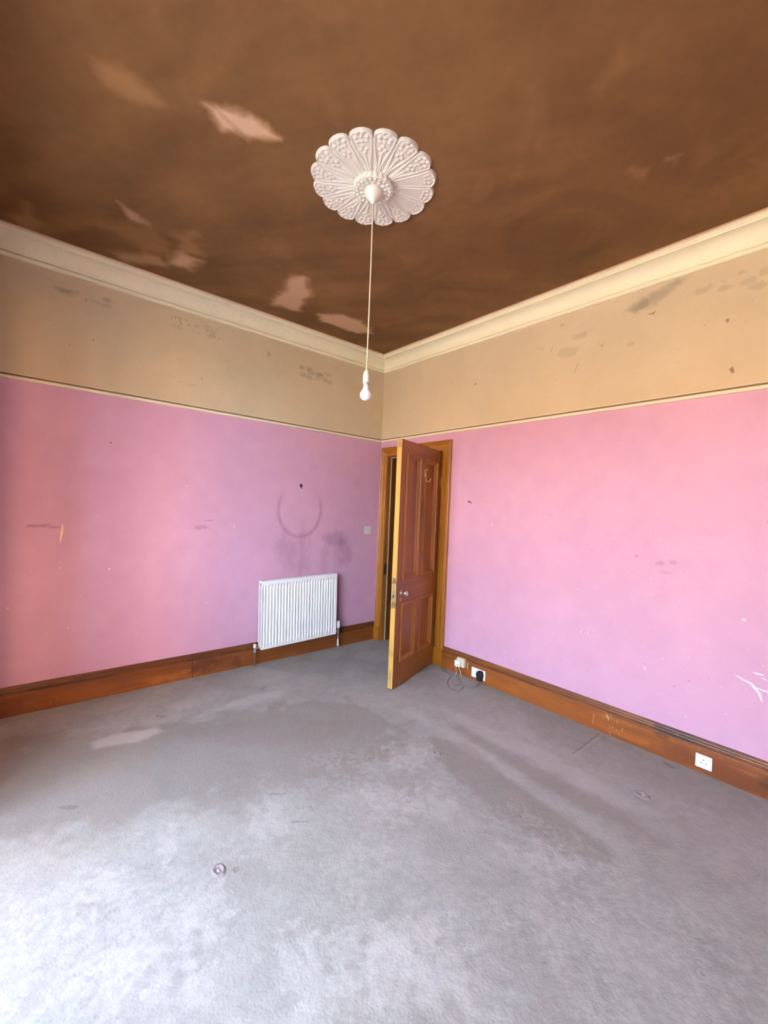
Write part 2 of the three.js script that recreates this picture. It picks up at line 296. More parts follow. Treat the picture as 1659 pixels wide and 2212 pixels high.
const carpetTex = (() => {
  const p = new Paint(1792, 1792, -0.2, XM, -0.4, ZN + BD).fill((s, t) => {
    const a = fbm(s * 2.2, t * 2.2, 4, 70) - 0.5, b = fbm(s * 11, t * 11, 4, 71) - 0.5, c = fbm(s * 42, t * 42, 2, 72) - 0.5, g = hash(Math.floor(s * 700), Math.floor(t * 700), 5) - 0.5;
    const k = 15 * a + 15 * b + 12 * c + 8 * g;
    return [154 + k, 150 + k, 141 + k];
  });
  // soiled strip left of the room's middle, its edge broken by clean tufts
  const dirty = [130, 121, 111], clean = [180, 175, 166];
  p.poly([[0.02, 3.6], [1.30, 3.30], [1.42, 3.03], [1.53, 2.87], [1.55, 2.63], [1.66, 2.40], [1.75, 2.22], [1.79, 1.98], [1.84, 1.71], [1.90, 1.48], [1.92, 1.19], [1.5, 1.1], [1.1, 1.2], [0.9, 1.6], [0.75, 2.2], [0.6, 2.9]], dirty, 0.60, { rough: 0.20, scale: 9, soft: 0.08, seed: 3 });
  // lane beside where a bed stood
  p.poly([[1.9, 1.05], [2.08, 0.93], [2.42, 1.0], [2.71, 1.03], [3.02, 1.08], [3.08, 1.17], [2.98, 1.30], [2.82, 1.28], [2.63, 1.30], [2.32, 1.27], [2.04, 1.18]], dirty, 0.55, { rough: 0.05, scale: 14, soft: 0.03, seed: 4 });
  p.poly([[1.5, 0.86], [2.0, 0.86], [2.41, 0.92], [2.9, 0.95], [3.1, 0.98], [3.1, 1.05], [2.7, 1.03], [2.2, 0.98], [1.5, 1.0]], clean, 0.32, { rough: 0.05, scale: 12, soft: 0.04, seed: 5 });
  p.poly([[1.66, 0.66], [2.02, 0.63], [2.35, 0.58], [2.8, 0.61], [3.11, 0.63], [3.04, 0.72], [2.77, 0.76], [2.41, 0.75], [1.97, 0.77]], clean, 0.42, { rough: 0.05, scale: 12, soft: 0.04, seed: 6 });
  p.poly([[1.9, 0.78], [2.4, 0.78], [3.0, 0.79], [3.2, 0.85], [2.8, 0.93], [2.3, 0.89], [1.9, 0.85]], dirty, 0.45, { rough: 0.04, scale: 12, soft: 0.04, seed: 16 });
  p.poly([[2.1, 0.10], [2.5, 0.06], [3.4, 0.08], [3.4, 0.40], [2.7, 0.46], [2.2, 0.40]], dirty, 0.22, { rough: 0.08, scale: 9, soft: 0.05, seed: 17 });
  // pale drag marks
  p.poly([[0.70, 2.80], [0.68, 2.65], [0.71, 2.44], [0.80, 2.41], [0.85, 2.56], [0.79, 2.79]], clean, 0.75, { rough: 0.03, scale: 16, soft: 0.03, seed: 7 });
  p.poly([[0.73, 2.18], [0.64, 1.90], [0.63, 1.50], [0.75, 1.50], [0.78, 1.89]], clean, 0.5, { rough: 0.05, scale: 12, soft: 0.04, seed: 8 });
  p.poly([[0.45, 2.30], [0.40, 1.95], [0.52, 1.9], [0.56, 2.25]], clean, 0.3, { rough: 0.07, scale: 12, soft: 0.04, seed: 9 });
  p.poly([[0.85, 2.40], [1.04, 1.65], [1.42, 1.36], [1.56, 1.64], [1.22, 2.13]], [130, 117, 108], 0.4, { rough: 0.08, scale: 8, soft: 0.06, seed: 10 });
  // trodden grey patch inside the door
  p.blot(0.42, 0.85, 0.34, 0.5, [130, 128, 125], 0.5, { rough: 0.7, scale: 5, seed: 11, soft: 0.6 });
  p.blot(0.75, 0.45, 0.22, 0.30, [122, 120, 117], 0.4, { rough: 0.7, scale: 6, seed: 12, soft: 0.6 });
  p.blot(0.25, 1.15, 0.13, 0.35, [130, 126, 122], 0.5, { rough: 0.6, scale: 7, seed: 13, soft: 0.6 });
  p.blot(1.25, 0.42, 0.25, 0.22, [128, 122, 118], 0.3, { rough: 0.7, scale: 7, seed: 14, soft: 0.6 });
  // tufted clean areas
  for (let i = 0; i < 34; i++) p.blot(1.7 + 1.5 * hash(i, 1, 55), 1.3 + 1.7 * hash(i, 2, 55), 0.06 + 0.16 * hash(i, 3, 55), 0.05 + 0.13 * hash(i, 4, 55), i % 3 ? [182, 177, 168] : [138, 130, 122], 0.38, { rough: 1.1, scale: 24, seed: i + 3, soft: 0.6 });
  // crushed pile: clumps of upright tufts, a couple of centimetres each, paler than the flattened pile between
  p.area(1.55, 1.15, 3.6, 3.3, (s, t) => {
    const m = sstep(0.42, 0.60, fbm(s * 2.6, t * 2.6, 3, 140)), c = sstep(0.40, 0.68, fbm(s * 52, t * 52, 3, 141));
    return [186, 180, 170, 0.26 * m * c];
  });
  p.area(1.3, 1.15, 3.6, 3.4, (s, t) => [126, 119, 111, 0.18 * sstep(0.46, 0.64, fbm(s * 3.1, t * 3.1, 3, 150)) * sstep(0.42, 0.68, fbm(s * 48, t * 48, 3, 151))]);
  // marks
  const dk = [98, 90, 86];
  for (const [x, z, a, b, tn] of [[1.80, 2.10, 0.05, 0.008, 2.2], [2.04, 2.11, 0.05, 0.006, 2.2], [1.78, 1.62, 0.04, 0.006, 2.2], [1.84, 1.52, 0.04, 0.006, 2.2], [0.555, 1.62, 0.05, 0.015, 1.2], [0.60, 2.36, 0.02, 0.008, 1.0], [2.98, 0.095, 0.05, 0.018, 0.3], [3.45, 1.40, 0.012, 0.012, 0], [1.28, 2.95, 0.05, 0.02, 2.2], [2.12, 2.45, 0.02, 0.02, 0]]) p.blot(x, z, a, b, dk, 0.38, { rough: 0.6, scale: 40, seed: x * 37, turn: tn });
  p.stroke([[2.555, 0.06], [2.56, 0.45]], 0.012, [122, 112, 103], 0.7, { taper: false });
  p.stroke([[2.575, 0.06], [2.58, 0.40]], 0.014, [182, 176, 168], 0.3, { taper: false });
  specks(p, 60, 88, 0.2, 3.2, 0.6, 3.6, [104, 96, 90], 0.5);
  return p.texture();
})();
const pileBump = greyTex(512, (u, v) => 0.55 * tileNoise(u, v, 64, 21) + 0.30 * tileNoise(u, v, 128, 22) + 0.15 * tileNoise(u, v, 20, 23));
pileBump.repeat.set(11, 11);

// varnished pine: grain runs along u (metres)
function woodPaint(w, h, u0, u1, v0, v1, base, seed, { streak = 1, blotch = 1 } = {}) {
  return new Paint(w, h, u0, u1, v0, v1).fill((u, v) => {
    const g = fbm(u * 2.2, v * 90 + fbm(u * 1.3, v * 8, 2, seed) * 5, 4, seed + 3) - 0.5, b = fbm(u * 2.6, v * 6, 4, seed + 9) - 0.5, f = fbm(u * 12, v * 260, 2, seed + 13) - 0.5;
    const k = streak * (34 * g + 12 * f) + blotch * 30 * b;
    return [base[0] + k, base[1] + k * 0.72, base[2] + k * 0.36];
  });
}
const woodTile = (base, seed, o) => { const t = woodPaint(768, 384, 0, 2, 0, 1, base, seed, o).texture(); t.wrapS = t.wrapT = THREE.RepeatWrapping; t.repeat.set(0.5, 1); return t; };   // tiles of 2 m x 1 m
const grain = woodTile([142, 86, 32], 5), frameGrain = woodTile([166, 106, 26], 6, { streak: 0.8 });
const edgeTex = (() => {      // bare, handled edge of the door leaf: yellowed, blackened round the lock and scuffed at the foot
  const p = woodPaint(1024, 32, 0, 2.1, 0, 0.044, [200, 154, 66], 7, { streak: 0.5, blotch: 0.9 });
  for (const [u, a, c, al] of [[0.90, 0.05, [70, 62, 48], 0.7], [0.71, 0.035, [74, 66, 50], 0.65], [0.80, 0.10, [96, 84, 62], 0.5], [0.10, 0.09, [140, 124, 92], 0.6], [0.30, 0.05, [150, 112, 60], 0.5], [2.04, 0.07, [130, 110, 76], 0.65], [1.92, 0.05, [186, 150, 92], 0.5]]) p.blot(u, 0.022, a, 0.03, c, al, { rough: 0.5, scale: 50, seed: u * 40, soft: 0.7 });
  return p.texture();
})();
const SK = 0.198;   // skirting height
// old varnish has gone dark and dusty on the moulded top edge, in streaks and scuffs
function grimyTop(p, L, col) { p.area(0, 0.15, L, 0.36, (s, t) => [...col, clamp(0.35 + 1.3 * (fbm(s * 9, t * 160, 4, 33) - 0.4))]); }
const skirtLeftTex = (() => {
  const p = woodPaint(2048, 128, 0, ZN, 0, 0.36, [128, 70, 28], 25, { blotch: 1.2 });
  for (const [s, t, a, b, c, al] of [[2.2, 0.06, 0.16, 0.04, [186, 112, 36], 0.45], [2.75, 0.07, 0.3, 0.05, [156, 84, 20], 0.4], [1.85, 0.08, 0.2, 0.06, [84, 48, 30], 0.5], [1.9, 0.14, 0.12, 0.05, [72, 42, 30], 0.4], [1.62, 0.06, 0.05, 0.06, [84, 40, 30], 0.4], [1.72, 0.07, 0.15, 0.04, [160, 90, 34], 0.4], [3.3, 0.08, 0.3, 0.08, [104, 44, 12], 0.5], [1.0, 0.08, 0.5, 0.05, [112, 62, 34], 0.4]]) p.blot(s, t, a, b, c, al, { rough: 0.7, scale: 14, seed: s * 31, soft: 0.6 });
  grimyTop(p, ZN, [78, 46, 26]);
  p.stroke([[2.005, 0.0], [2.01, 0.2]], 0.010, [60, 36, 26], 0.7, { taper: false });
  for (let i = 0; i < 26; i++) p.blot(ZN * hash(i, 1, 61), 0.02 + 0.15 * hash(i, 2, 61), 0.004, 0.004, [208, 166, 116], 0.7, { scale: 90, seed: i });
  return p.texture();
})();
const skirtRightTex = (() => {
  const p = woodPaint(2048, 128, 0, XM, 0, 0.36, [142, 78, 28], 28, { blotch: 1.2 });
  for (const [s, t, a, b, c, al] of [[1.6, 0.06, 0.4, 0.05, [172, 96, 28], 0.4], [2.3, 0.08, 0.4, 0.05, [164, 90, 26], 0.45], [2.7, 0.05, 0.2, 0.03, [186, 106, 30], 0.45], [2.98, 0.185, 0.13, 0.04, [46, 36, 36], 0.68], [2.91, 0.14, 0.06, 0.025, [84, 52, 36], 0.5], [3.1, 0.19, 0.3, 0.035, [70, 48, 38], 0.5], [3.3, 0.07, 0.35, 0.09, [108, 52, 26], 0.6], [3.02, 0.08, 0.12, 0.08, [118, 60, 30], 0.6], [3.55, 0.09, 0.2, 0.06, [70, 38, 22], 0.6], [1.25, 0.12, 0.2, 0.05, [108, 62, 30], 0.4]]) p.blot(s, t, a, b, c, al, { rough: 0.5, scale: 12, seed: s * 31, soft: 0.5 });
  grimyTop(p, XM, [96, 60, 38]);
  const W = [214, 196, 176];
  for (let i = 0; i < 16; i++) { const s = 2.55 + 0.14 * hash(i, 1, 62), t = 0.03 + 0.13 * hash(i, 2, 62); p.stroke([[s, t], [s + 0.02 * (hash(i, 3, 62) - 0.5), t - 0.03 * hash(i, 4, 62)]], 0.006, W, 0.5, { seed: i }); }
  p.stroke([[2.50, 0.12], [2.495, 0.04]], 0.005, W, 0.6);
  p.stroke([[2.585, 0.15], [2.60, 0.11]], 0.012, W, 0.7);
  for (let i = 0; i < 40; i++) { const s = 1.2 + 2.3 * hash(i, 1, 63), t = 0.02 + 0.17 * hash(i, 2, 63); p.stroke([[s, t], [s + 0.03 * (hash(i, 3, 63) - 0.5), t + 0.012 * (hash(i, 4, 63) - 0.5)]], 0.004, [206, 176, 140], 0.55, { seed: i }); }
  for (let i = 0; i < 10; i++) { const s = 3.2 + 0.3 * hash(i, 1, 64); p.stroke([[s, 0.12], [s + 0.12, 0.11 - 0.02 * hash(i, 2, 64)]], 0.006, [160, 112, 84], 0.4, { seed: i }); }
  return p.texture();
})();

const std = (o) => new THREE.MeshStandardMaterial(o);
const M = {
  pinkLeft: std({ map: pinkLeft, roughness: 0.62, bumpMap: plasterBump, bumpScale: 0.0006 }),
  pinkRight: std({ map: pinkRight, roughness: 0.62, bumpMap: plasterBump, bumpScale: 0.0006 }),
  friezeLeft: std({ map: friezeLeft, roughness: 0.85, bumpMap: plasterBump, bumpScale: 0.0006 }),
  friezeRight: std({ map: friezeRight, roughness: 0.85, bumpMap: plasterBump, bumpScale: 0.0006 }),
  pink: std({ color: new THREE.Color(`rgb(${PINK})`), roughness: 0.7 }),
  frieze: std({ color: new THREE.Color(`rgb(${CREAM})`), roughness: 0.85 }),
  ceiling: std({ map: ceilingTex, roughness: 0.8 }),
  carpet: std({ map: carpetTex, roughness: 1, bumpMap: pileBump, bumpScale: 0.0013 }),
  cornice: std({ color: lin(0.86, 0.79, 0.54), roughness: 0.75 }),
  rawEdge: std({ color: lin(0.60, 0.33, 0.20), roughness: 0.9 }),
  grime: std({ color: lin(0.24, 0.17, 0.095), roughness: 0.95 }),
  rail: std({ color: lin(0.80, 0.71, 0.50), roughness: 0.6 }),
  skirtLeft: std({ map: skirtLeftTex, roughness: 0.42 }),
  skirtRight: std({ map: skirtRightTex, roughness: 0.44 }),
  wood: std({ map: grain, roughness: 0.42 }),
  frameWood: std({ map: frameGrain, roughness: 0.4 }),
  edgeWood: std({ map: edgeTex, roughness: 0.5 }),
  mouldWood: std({ map: frameGrain, color: lin(0.80, 0.74, 0.95), roughness: 0.4 }),
  darkWood: std({ map: grain, color: lin(0.42, 0.36, 0.30), roughness: 0.5 }),
  plaster: std({ color: lin(0.74, 0.70, 0.57), roughness: 0.7 }),
  white: std({ color: lin(0.82, 0.82, 0.80), roughness: 0.35 }),
  radiator: std({ color: lin(0.86, 0.86, 0.82), roughness: 0.32 }),
  offWhite: std({ color: lin(0.78, 0.74, 0.60), roughness: 0.4 }),
  creamPlastic: std({ color: lin(0.72, 0.62, 0.36), roughness: 0.45 }),
  black: std({ color: lin(0.012, 0.012, 0.014), roughness: 0.5 }),
  slot: std({ color: lin(0.03, 0.03, 0.03), roughness: 0.8 }),
  switchGrey: std({ color: lin(0.66, 0.68, 0.62), roughness: 0.4 }),
  greyPlastic: std({ color: lin(0.42, 0.42, 0.40), roughness: 0.45 }),
  cordGrey: std({ color: lin(0.20, 0.19, 0.18), roughness: 0.6 }),
  cordPale: std({ color: lin(0.62, 0.52, 0.42), roughness: 0.6 }),
  flex: std({ color: lin(0.66, 0.58, 0.40), roughness: 0.5 }),
  brass: std({ color: lin(0.55, 0.40, 0.16), metalness: 1, roughness: 0.38 }),
  steel: std({ color: lin(0.55, 0.54, 0.52), metalness: 1, roughness: 0.35 }),
  oldSteel: std({ color: lin(0.30, 0.28, 0.24), metalness: 0.8, roughness: 0.55 }),
  pipe: std({ color: lin(0.20, 0.13, 0.09), metalness: 0.3, roughness: 0.5 }),
  bulb: new THREE.MeshPhysicalMaterial({ color: lin(0.88, 0.88, 0.88), roughness: 0.25, clearcoat: 0.3 }),
  knob: new THREE.MeshPhysicalMaterial({ color: lin(0.62, 0.60, 0.58), metalness: 0.9, roughness: 0.22 }),
  iron: std({ color: lin(0.06, 0.04, 0.035), metalness: 0.5, roughness: 0.6 }),
  glass: new THREE.MeshPhysicalMaterial({ color: 0xffffff, transmission: 1, thickness: 0, roughness: 0, ior: 1.5 }),
  sandstone: std({ color: lin(0.62, 0.40, 0.24), roughness: 0.9 }),
  darkStone: std({ color: lin(0.34, 0.24, 0.17), roughness: 0.9 }),
  slate: std({ color: lin(0.10, 0.10, 0.12), roughness: 0.8 }),
  asphalt: std({ color: lin(0.47, 0.41, 0.33), roughness: 0.95 }),
  dentPale: std({ color: lin(0.46, 0.42, 0.40), roughness: 0.9 }),
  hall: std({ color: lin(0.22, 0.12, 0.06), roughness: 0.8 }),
  dent: std({ color: lin(0.28, 0.235, 0.22), roughness: 0.9 }),
};

// ------------------------------------------------------------------ the room's shell
const uvWall = (s, L0, L1, t0, t1) => (x, y, z) => [((s === 'z' ? z : x) - L0) / (L1 - L0), (y - t0) / (t1 - t0)];
const wallL = struct('wall_left', uvBy(box(-T, -0.1, -T, 0, RAIL, ZN), uvWall('z', 0, ZN, 0, RAIL)), M.pinkLeft);
part('frieze', uvBy(box(-T, RAIL, -T, 0, H + 0.15, ZN), uvWall('z', 0, ZN, RAIL, H)), M.friezeLeft, wallL);
const wallR = struct('wall_right', uvBy(merge([box(0, -0.1, -T, DX0 - 0.012, RAIL, 0), box(DX1 + 0.012, -0.1, -T, XM, RAIL, 0), box(DX0 - 0.012, DY + 0.012, -T, DX1 + 0.012, RAIL, 0)]), uvWall('x', 0, XM, 0, RAIL)), M.pinkRight);
part('frieze', uvBy(box(0, RAIL, -T, XM, H + 0.15, 0), uvWall('x', 0, XM, RAIL, H)), M.friezeRight, wallR);
const wallN = struct('wall_near', [box(-T, -0.1, ZN, BX0, RAIL, ZN + T), box(BX1, -0.1, ZN, XM + T, RAIL, ZN + T)], M.pink);
part('frieze', [box(-T, RAIL, ZN, BX0, H + 0.15, ZN + T), box(BX1, RAIL, ZN, XM + T, H + 0.15, ZN + T), box(BX0, BH, ZN, BX1, H + 0.15, ZN + T)], M.frieze, wallN);
const wallB = struct('wall_rear', box(XM, -0.1, -T, XM + T, RAIL, ZN), M.pink);
part('frieze', box(XM, RAIL, -T, XM + T, H + 0.15, ZN), M.frieze, wallB);
struct('ceiling', uvBy(box(0, H, 0, XM, H + 0.15, ZN), (x, y, z) => [x / XM, z / ZN]), M.ceiling);
struct('floor', uvBy(box(0, -0.1, -T, XM, 0, ZN + BD), (x, y, z) => [(x + 0.2) / (XM + 0.2), (z + 0.4) / (ZN + BD + 0.4)]), M.carpet);

// the bay: cheeks, breast, head and three sash windows
const WY0 = 0.72, WY1 = 2.60;
const cheek = (x) => [box(x, -0.1, ZN + T, x + T, WY0, ZN + BD + T), box(x, WY1, ZN + T, x + T, BH + 0.15, ZN + BD + T), box(x, WY0, ZN + BD - 0.06, x + T, WY1, ZN + BD + T), box(x, WY0, ZN + T, x + T, WY1, ZN + T + 0.1)];
struct('wall_bay_left', cheek(BX0 - T), M.frieze);
struct('wall_bay_right', cheek(BX1), M.frieze);
struct('wall_bay_front', [box(BX0, -0.1, ZN + BD, BX1, WY0, ZN + BD + T), box(BX0, WY1, ZN + BD, BX1, BH + 0.15, ZN + BD + T)], M.frieze);
struct('ceiling_bay', box(BX0, BH, ZN + T, BX1, BH + 0.15, ZN + BD), M.frieze);
function sashWindow(n, w, x, z, turn) {     // w wide, its room side towards -z before the turn
  const x0 = -w / 2 + 0.03, x1 = w / 2 - 0.03, y0 = WY0, y1 = WY1, ym = 1.65;
  const f = struct(`window_${n}`, [box(x0 - 0.03, y0, 0, x0 + 0.02, y1, 0.12), box(x1 - 0.02, y0, 0, x1 + 0.03, y1, 0.12), box(x0, y0, 0, x1, y0 + 0.04, 0.12), box(x0, y1 - 0.04, 0, x1, y1, 0.12)], M.white);
  f.position.set(x, 0, z); f.rotation.y = turn;
  for (const [a, b, dz] of [[y0 + 0.04, ym + 0.02, 0.02], [ym - 0.02, y1 - 0.04, 0.06]]) {
    const s = part('sash', [box(x0 + 0.02, a, dz, x0 + 0.06, b, dz + 0.035), box(x1 - 0.06, a, dz, x1 - 0.02, b, dz + 0.035), box(x0 + 0.06, a, dz, x1 - 0.06, a + 0.045, dz + 0.035), box(x0 + 0.06, b - 0.04, dz, x1 - 0.06, b, dz + 0.035)], M.white, f);
    part('pane', new THREE.PlaneGeometry(x1 - x0 - 0.12, b - a - 0.085).translate((x0 + x1) / 2, (a + b) / 2 + 0.0025, dz + 0.018), M.glass, s).castShadow = false;
  }
}
for (let k = 0; k < 3; k++) sashWindow(k + 1, (BX1 - BX0) / 3, BX0 + (k + 0.5) * (BX1 - BX0) / 3, ZN + BD + 0.04, 0);
const cw = BD - 0.16 - T, cz = ZN + T + 0.1 + cw / 2;
sashWindow(4, cw, BX0 - 0.04, cz, -Math.PI / 2);
sashWindow(5, cw, BX1 + 0.04, cz, Math.PI / 2);
// street outside the bay
struct('street', box(-40, -1.3, -40, 44, -1.1, 60), M.asphalt);
struct('building_upper_floors', [box(-8, H + 0.16, -8, 4.4, 7, ZN + T)], M.sandstone);
const opposite = struct('building_opposite', box(-26, -1.1, 24, 15, 3.4, 30), M.darkStone);
part('roof', box(-26.2, 3.4, 23.8, 15.2, 3.7, 30), M.slate, opposite);
for (let i = 0; i < 9; i++) part('pane', box(-23 + i * 4.1, 0.6, 23.95, -21.8 + i * 4.1, 2.4, 24.0), M.slate, opposite);
const corner = struct('building_corner', box(15, -1.1, 2.0, 22, 9.0, 10.5), M.sandstone);
part('roof', box(14.8, 9.0, 1.8, 22, 9.3, 10.7), M.slate, corner);
for (let i = 0; i < 2; i++) for (const y of [0.4, 3.6, 6.6]) part('pane', box(14.95, y, 3.6 + i * 4.0, 15.0, y + 1.8, 4.6 + i * 4.0), M.slate, corner);

// hall behind the door, closed
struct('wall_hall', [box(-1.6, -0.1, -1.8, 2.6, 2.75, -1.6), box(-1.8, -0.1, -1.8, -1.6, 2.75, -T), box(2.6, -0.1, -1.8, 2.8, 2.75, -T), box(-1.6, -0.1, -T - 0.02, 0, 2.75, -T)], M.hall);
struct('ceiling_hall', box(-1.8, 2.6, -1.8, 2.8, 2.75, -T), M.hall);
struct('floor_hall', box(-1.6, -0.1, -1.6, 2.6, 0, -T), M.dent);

// ------------------------------------------------------------------ cornice, rail, skirting
function arc(cx, cy, rx, ry, a0, a1, n) { const out = []; for (let i = 0; i <= n; i++) { const a = (a0 + (a1 - a0) * i / n) * Math.PI / 180; out.push([cx + rx * Math.cos(a), cy + ry * Math.sin(a)]); } return out; }
const corniceProfile = [[0, H - 0.156], [0.012, H - 0.156], ...arc(0.012, H - 0.142, 0.016, 0.014, -90, 80, 8), [0.013, H - 0.124], [0.020, H - 0.122],
  ...arc(0.118, H - 0.118, 0.096, 0.082, 180, 96, 12), [0.118, H - 0.036], [0.120, H - 0.026], ...arc(0.122, H - 0.018, 0.010, 0.008, -80, 60, 5), [0.131, H - 0.010], [0.138, H - 0.009], [0.138, H - 0.006], [0, H - 0.006]];
const edgeProfile = [[0, H - 0.006], [0.1385, H - 0.006], [0.148, H - 0.0005], [0, H - 0.0005]];
// left-hand cornice keeps a worn leaf relief in its cove: built as a displaced strip over the cove
const trimL = struct('trim_1', moulding(corniceProfile, 0, ZN, 1, 1, onLeft), M.cornice);
part('plaster_edge', moulding(edgeProfile, 0, ZN, 1, 1, onLeft), M.rawEdge, trimL);
const trimR = struct('trim_2', moulding(corniceProfile, 0, XM, 1, 1, onRight), M.cornice);
part('plaster_edge', moulding(edgeProfile, 0, XM, 1, 1, onRight), M.rawEdge, trimR);
struct('trim_3', moulding(corniceProfile, 0, XM, 1, 1, onNear), M.cornice);
struct('trim_4', moulding(corniceProfile, 0, ZN, 1, 1, onRear), M.cornice);
{ // relief: lengths of cast ornament with butt joints
  const joints = [0.16, 0.72, 1.28, 1.5, 2.06, 2.62, 3.18, 3.46];
  for (let q = 0; q + 1 < joints.length; q++) {
    const s0 = joints[q] + 0.0015, s1 = joints[q + 1] - 0.0015, nS = Math.round((s1 - s0) / 0.0045), nA = 16, pos = [], idx = [];
    for (let i = 0; i <= nS; i++) for (let j = 0; j <= nA; j++) {
      const s = s0 + (s1 - s0) * i / nS, f = j / nA, a = (172 - 70 * f) * Math.PI / 180;
      // repeating leaf: stem curls along the strip with lobes either side
      const ph = s / 0.075 * Math.PI * 2, c = 0.5 + 0.22 * Math.sin(ph), d = Math.abs(f - c);
      let h = 0.55 * Math.exp(-Math.pow(d / 0.09, 2)) + 0.75 * Math.exp(-Math.pow((f - 0.5 - 0.30 * Math.sin(ph + 2.4)) / 0.10, 2)) * (0.5 + 0.5 * Math.sin(ph * 3)) + 0.35 * Math.max(0, Math.sin(ph * 4 + f * 14));
      h *= 0.55 + 0.6 * fbm(s * 30, f * 5, 2, 5);
      const edge = Math.min(1, j / 2, (nA - j) / 2);
      const e = 0.0012 + 0.0048 * h * edge, rx = 0.096 - e, ry = 0.082 - e;
      pos.push(0.118 + rx * Math.cos(a), H - 0.118 + ry * Math.sin(a), s);
      if (i < nS && j < nA) { const k = i * (nA + 1) + j; idx.push(k, k + 1, k + nA + 1, k + 1, k + nA + 2, k + nA + 1); }
    }
    const g = new THREE.BufferGeometry(); g.setAttribute('position', new THREE.Float32BufferAttribute(pos, 3)); g.setIndex(idx); g.computeVertexNormals();
    const n = g.attributes.normal; let up = 0; for (let i = 0; i < n.count; i += 97) up += n.getX(i) - n.getY(i);
    if (up < 0) { for (let i = 0; i < idx.length; i += 3) [idx[i], idx[i + 1]] = [idx[i + 1], idx[i]]; g.setIndex(idx); g.computeVertexNormals(); }
    uvBy(g, (x, y, z) => [z, y]);
    part('relief_panel', g, M.cornice, trimL);
  }
}
const railProfile = [[0, 2.258], [0.012, 2.258], [0.018, 2.261], [0.021, 2.266], [0.021, 2.276], [0.018, 2.280], [0.002, 2.280], [0.002, 2.294], [0.011, 2.294], [0.012, 2.297], [0.009, 2.300], [0, 2.301]];
const grimeProfile = [[0.001, 2.2802], [0.0120, 2.2802], [0.0085, 2.2870], [0.0085, 2.2938], [0.001, 2.2938]];    // black dirt packed in the hook groove
part('groove_dirt', moulding(grimeProfile, 0, ZN, 1, 1, onLeft), M.grime, struct('trim_5', moulding(railProfile, 0, ZN, 1, 1, onLeft), M.rail));
part('groove_dirt', moulding(grimeProfile, 0, XM, 1, 1, onRight), M.grime, struct('trim_6', moulding(railProfile, 0, XM, 1, 1, onRight), M.rail));
struct('trim_7', [moulding(railProfile, 0, BX0, 1, 0, onNear), moulding(railProfile, BX1, XM, 0, 1, onNear)], M.rail);
struct('trim_8', moulding(railProfile, 0, ZN, 1, 1, onRear), M.rail);

const skirtProfile = [[0, 0], [0.025, 0], [0.025, 0.149], [0.0235, 0.152], [0.015, 0.153], [0.015, 0.158], [0.019, 0.161], [0.020, 0.168], [0.017, 0.174], [0.011, 0.180], [0.009, 0.186], [0.013, 0.187], [0.013, 0.192], [0.009, SK], [0, SK]];
const skirtUv = (L, along) => (x, y, z) => [(along === 'z' ? z : x) / L, (y + (along === 'z' ? x : z) * 0.3) / 0.36];
struct('baseboard_left', uvBy(moulding(skirtProfile, 0, ZN, 1, 1, onLeft, 0.3), skirtUv(ZN, 'z')), M.skirtLeft);
struct('baseboard_right', uvBy(moulding(skirtProfile, 1.068, XM, 0, 1, onRight, 0.3), skirtUv(XM, 'x')), M.skirtRight);
struct('baseboard_near', [moulding(skirtProfile, 0, BX0, 1, 0, onNear), moulding(skirtProfile, BX1, XM, 0, 1, onNear)], M.darkWood);
struct('baseboard_rear', moulding(skirtProfile, 0, ZN, 1, 1, onRear), M.darkWood);

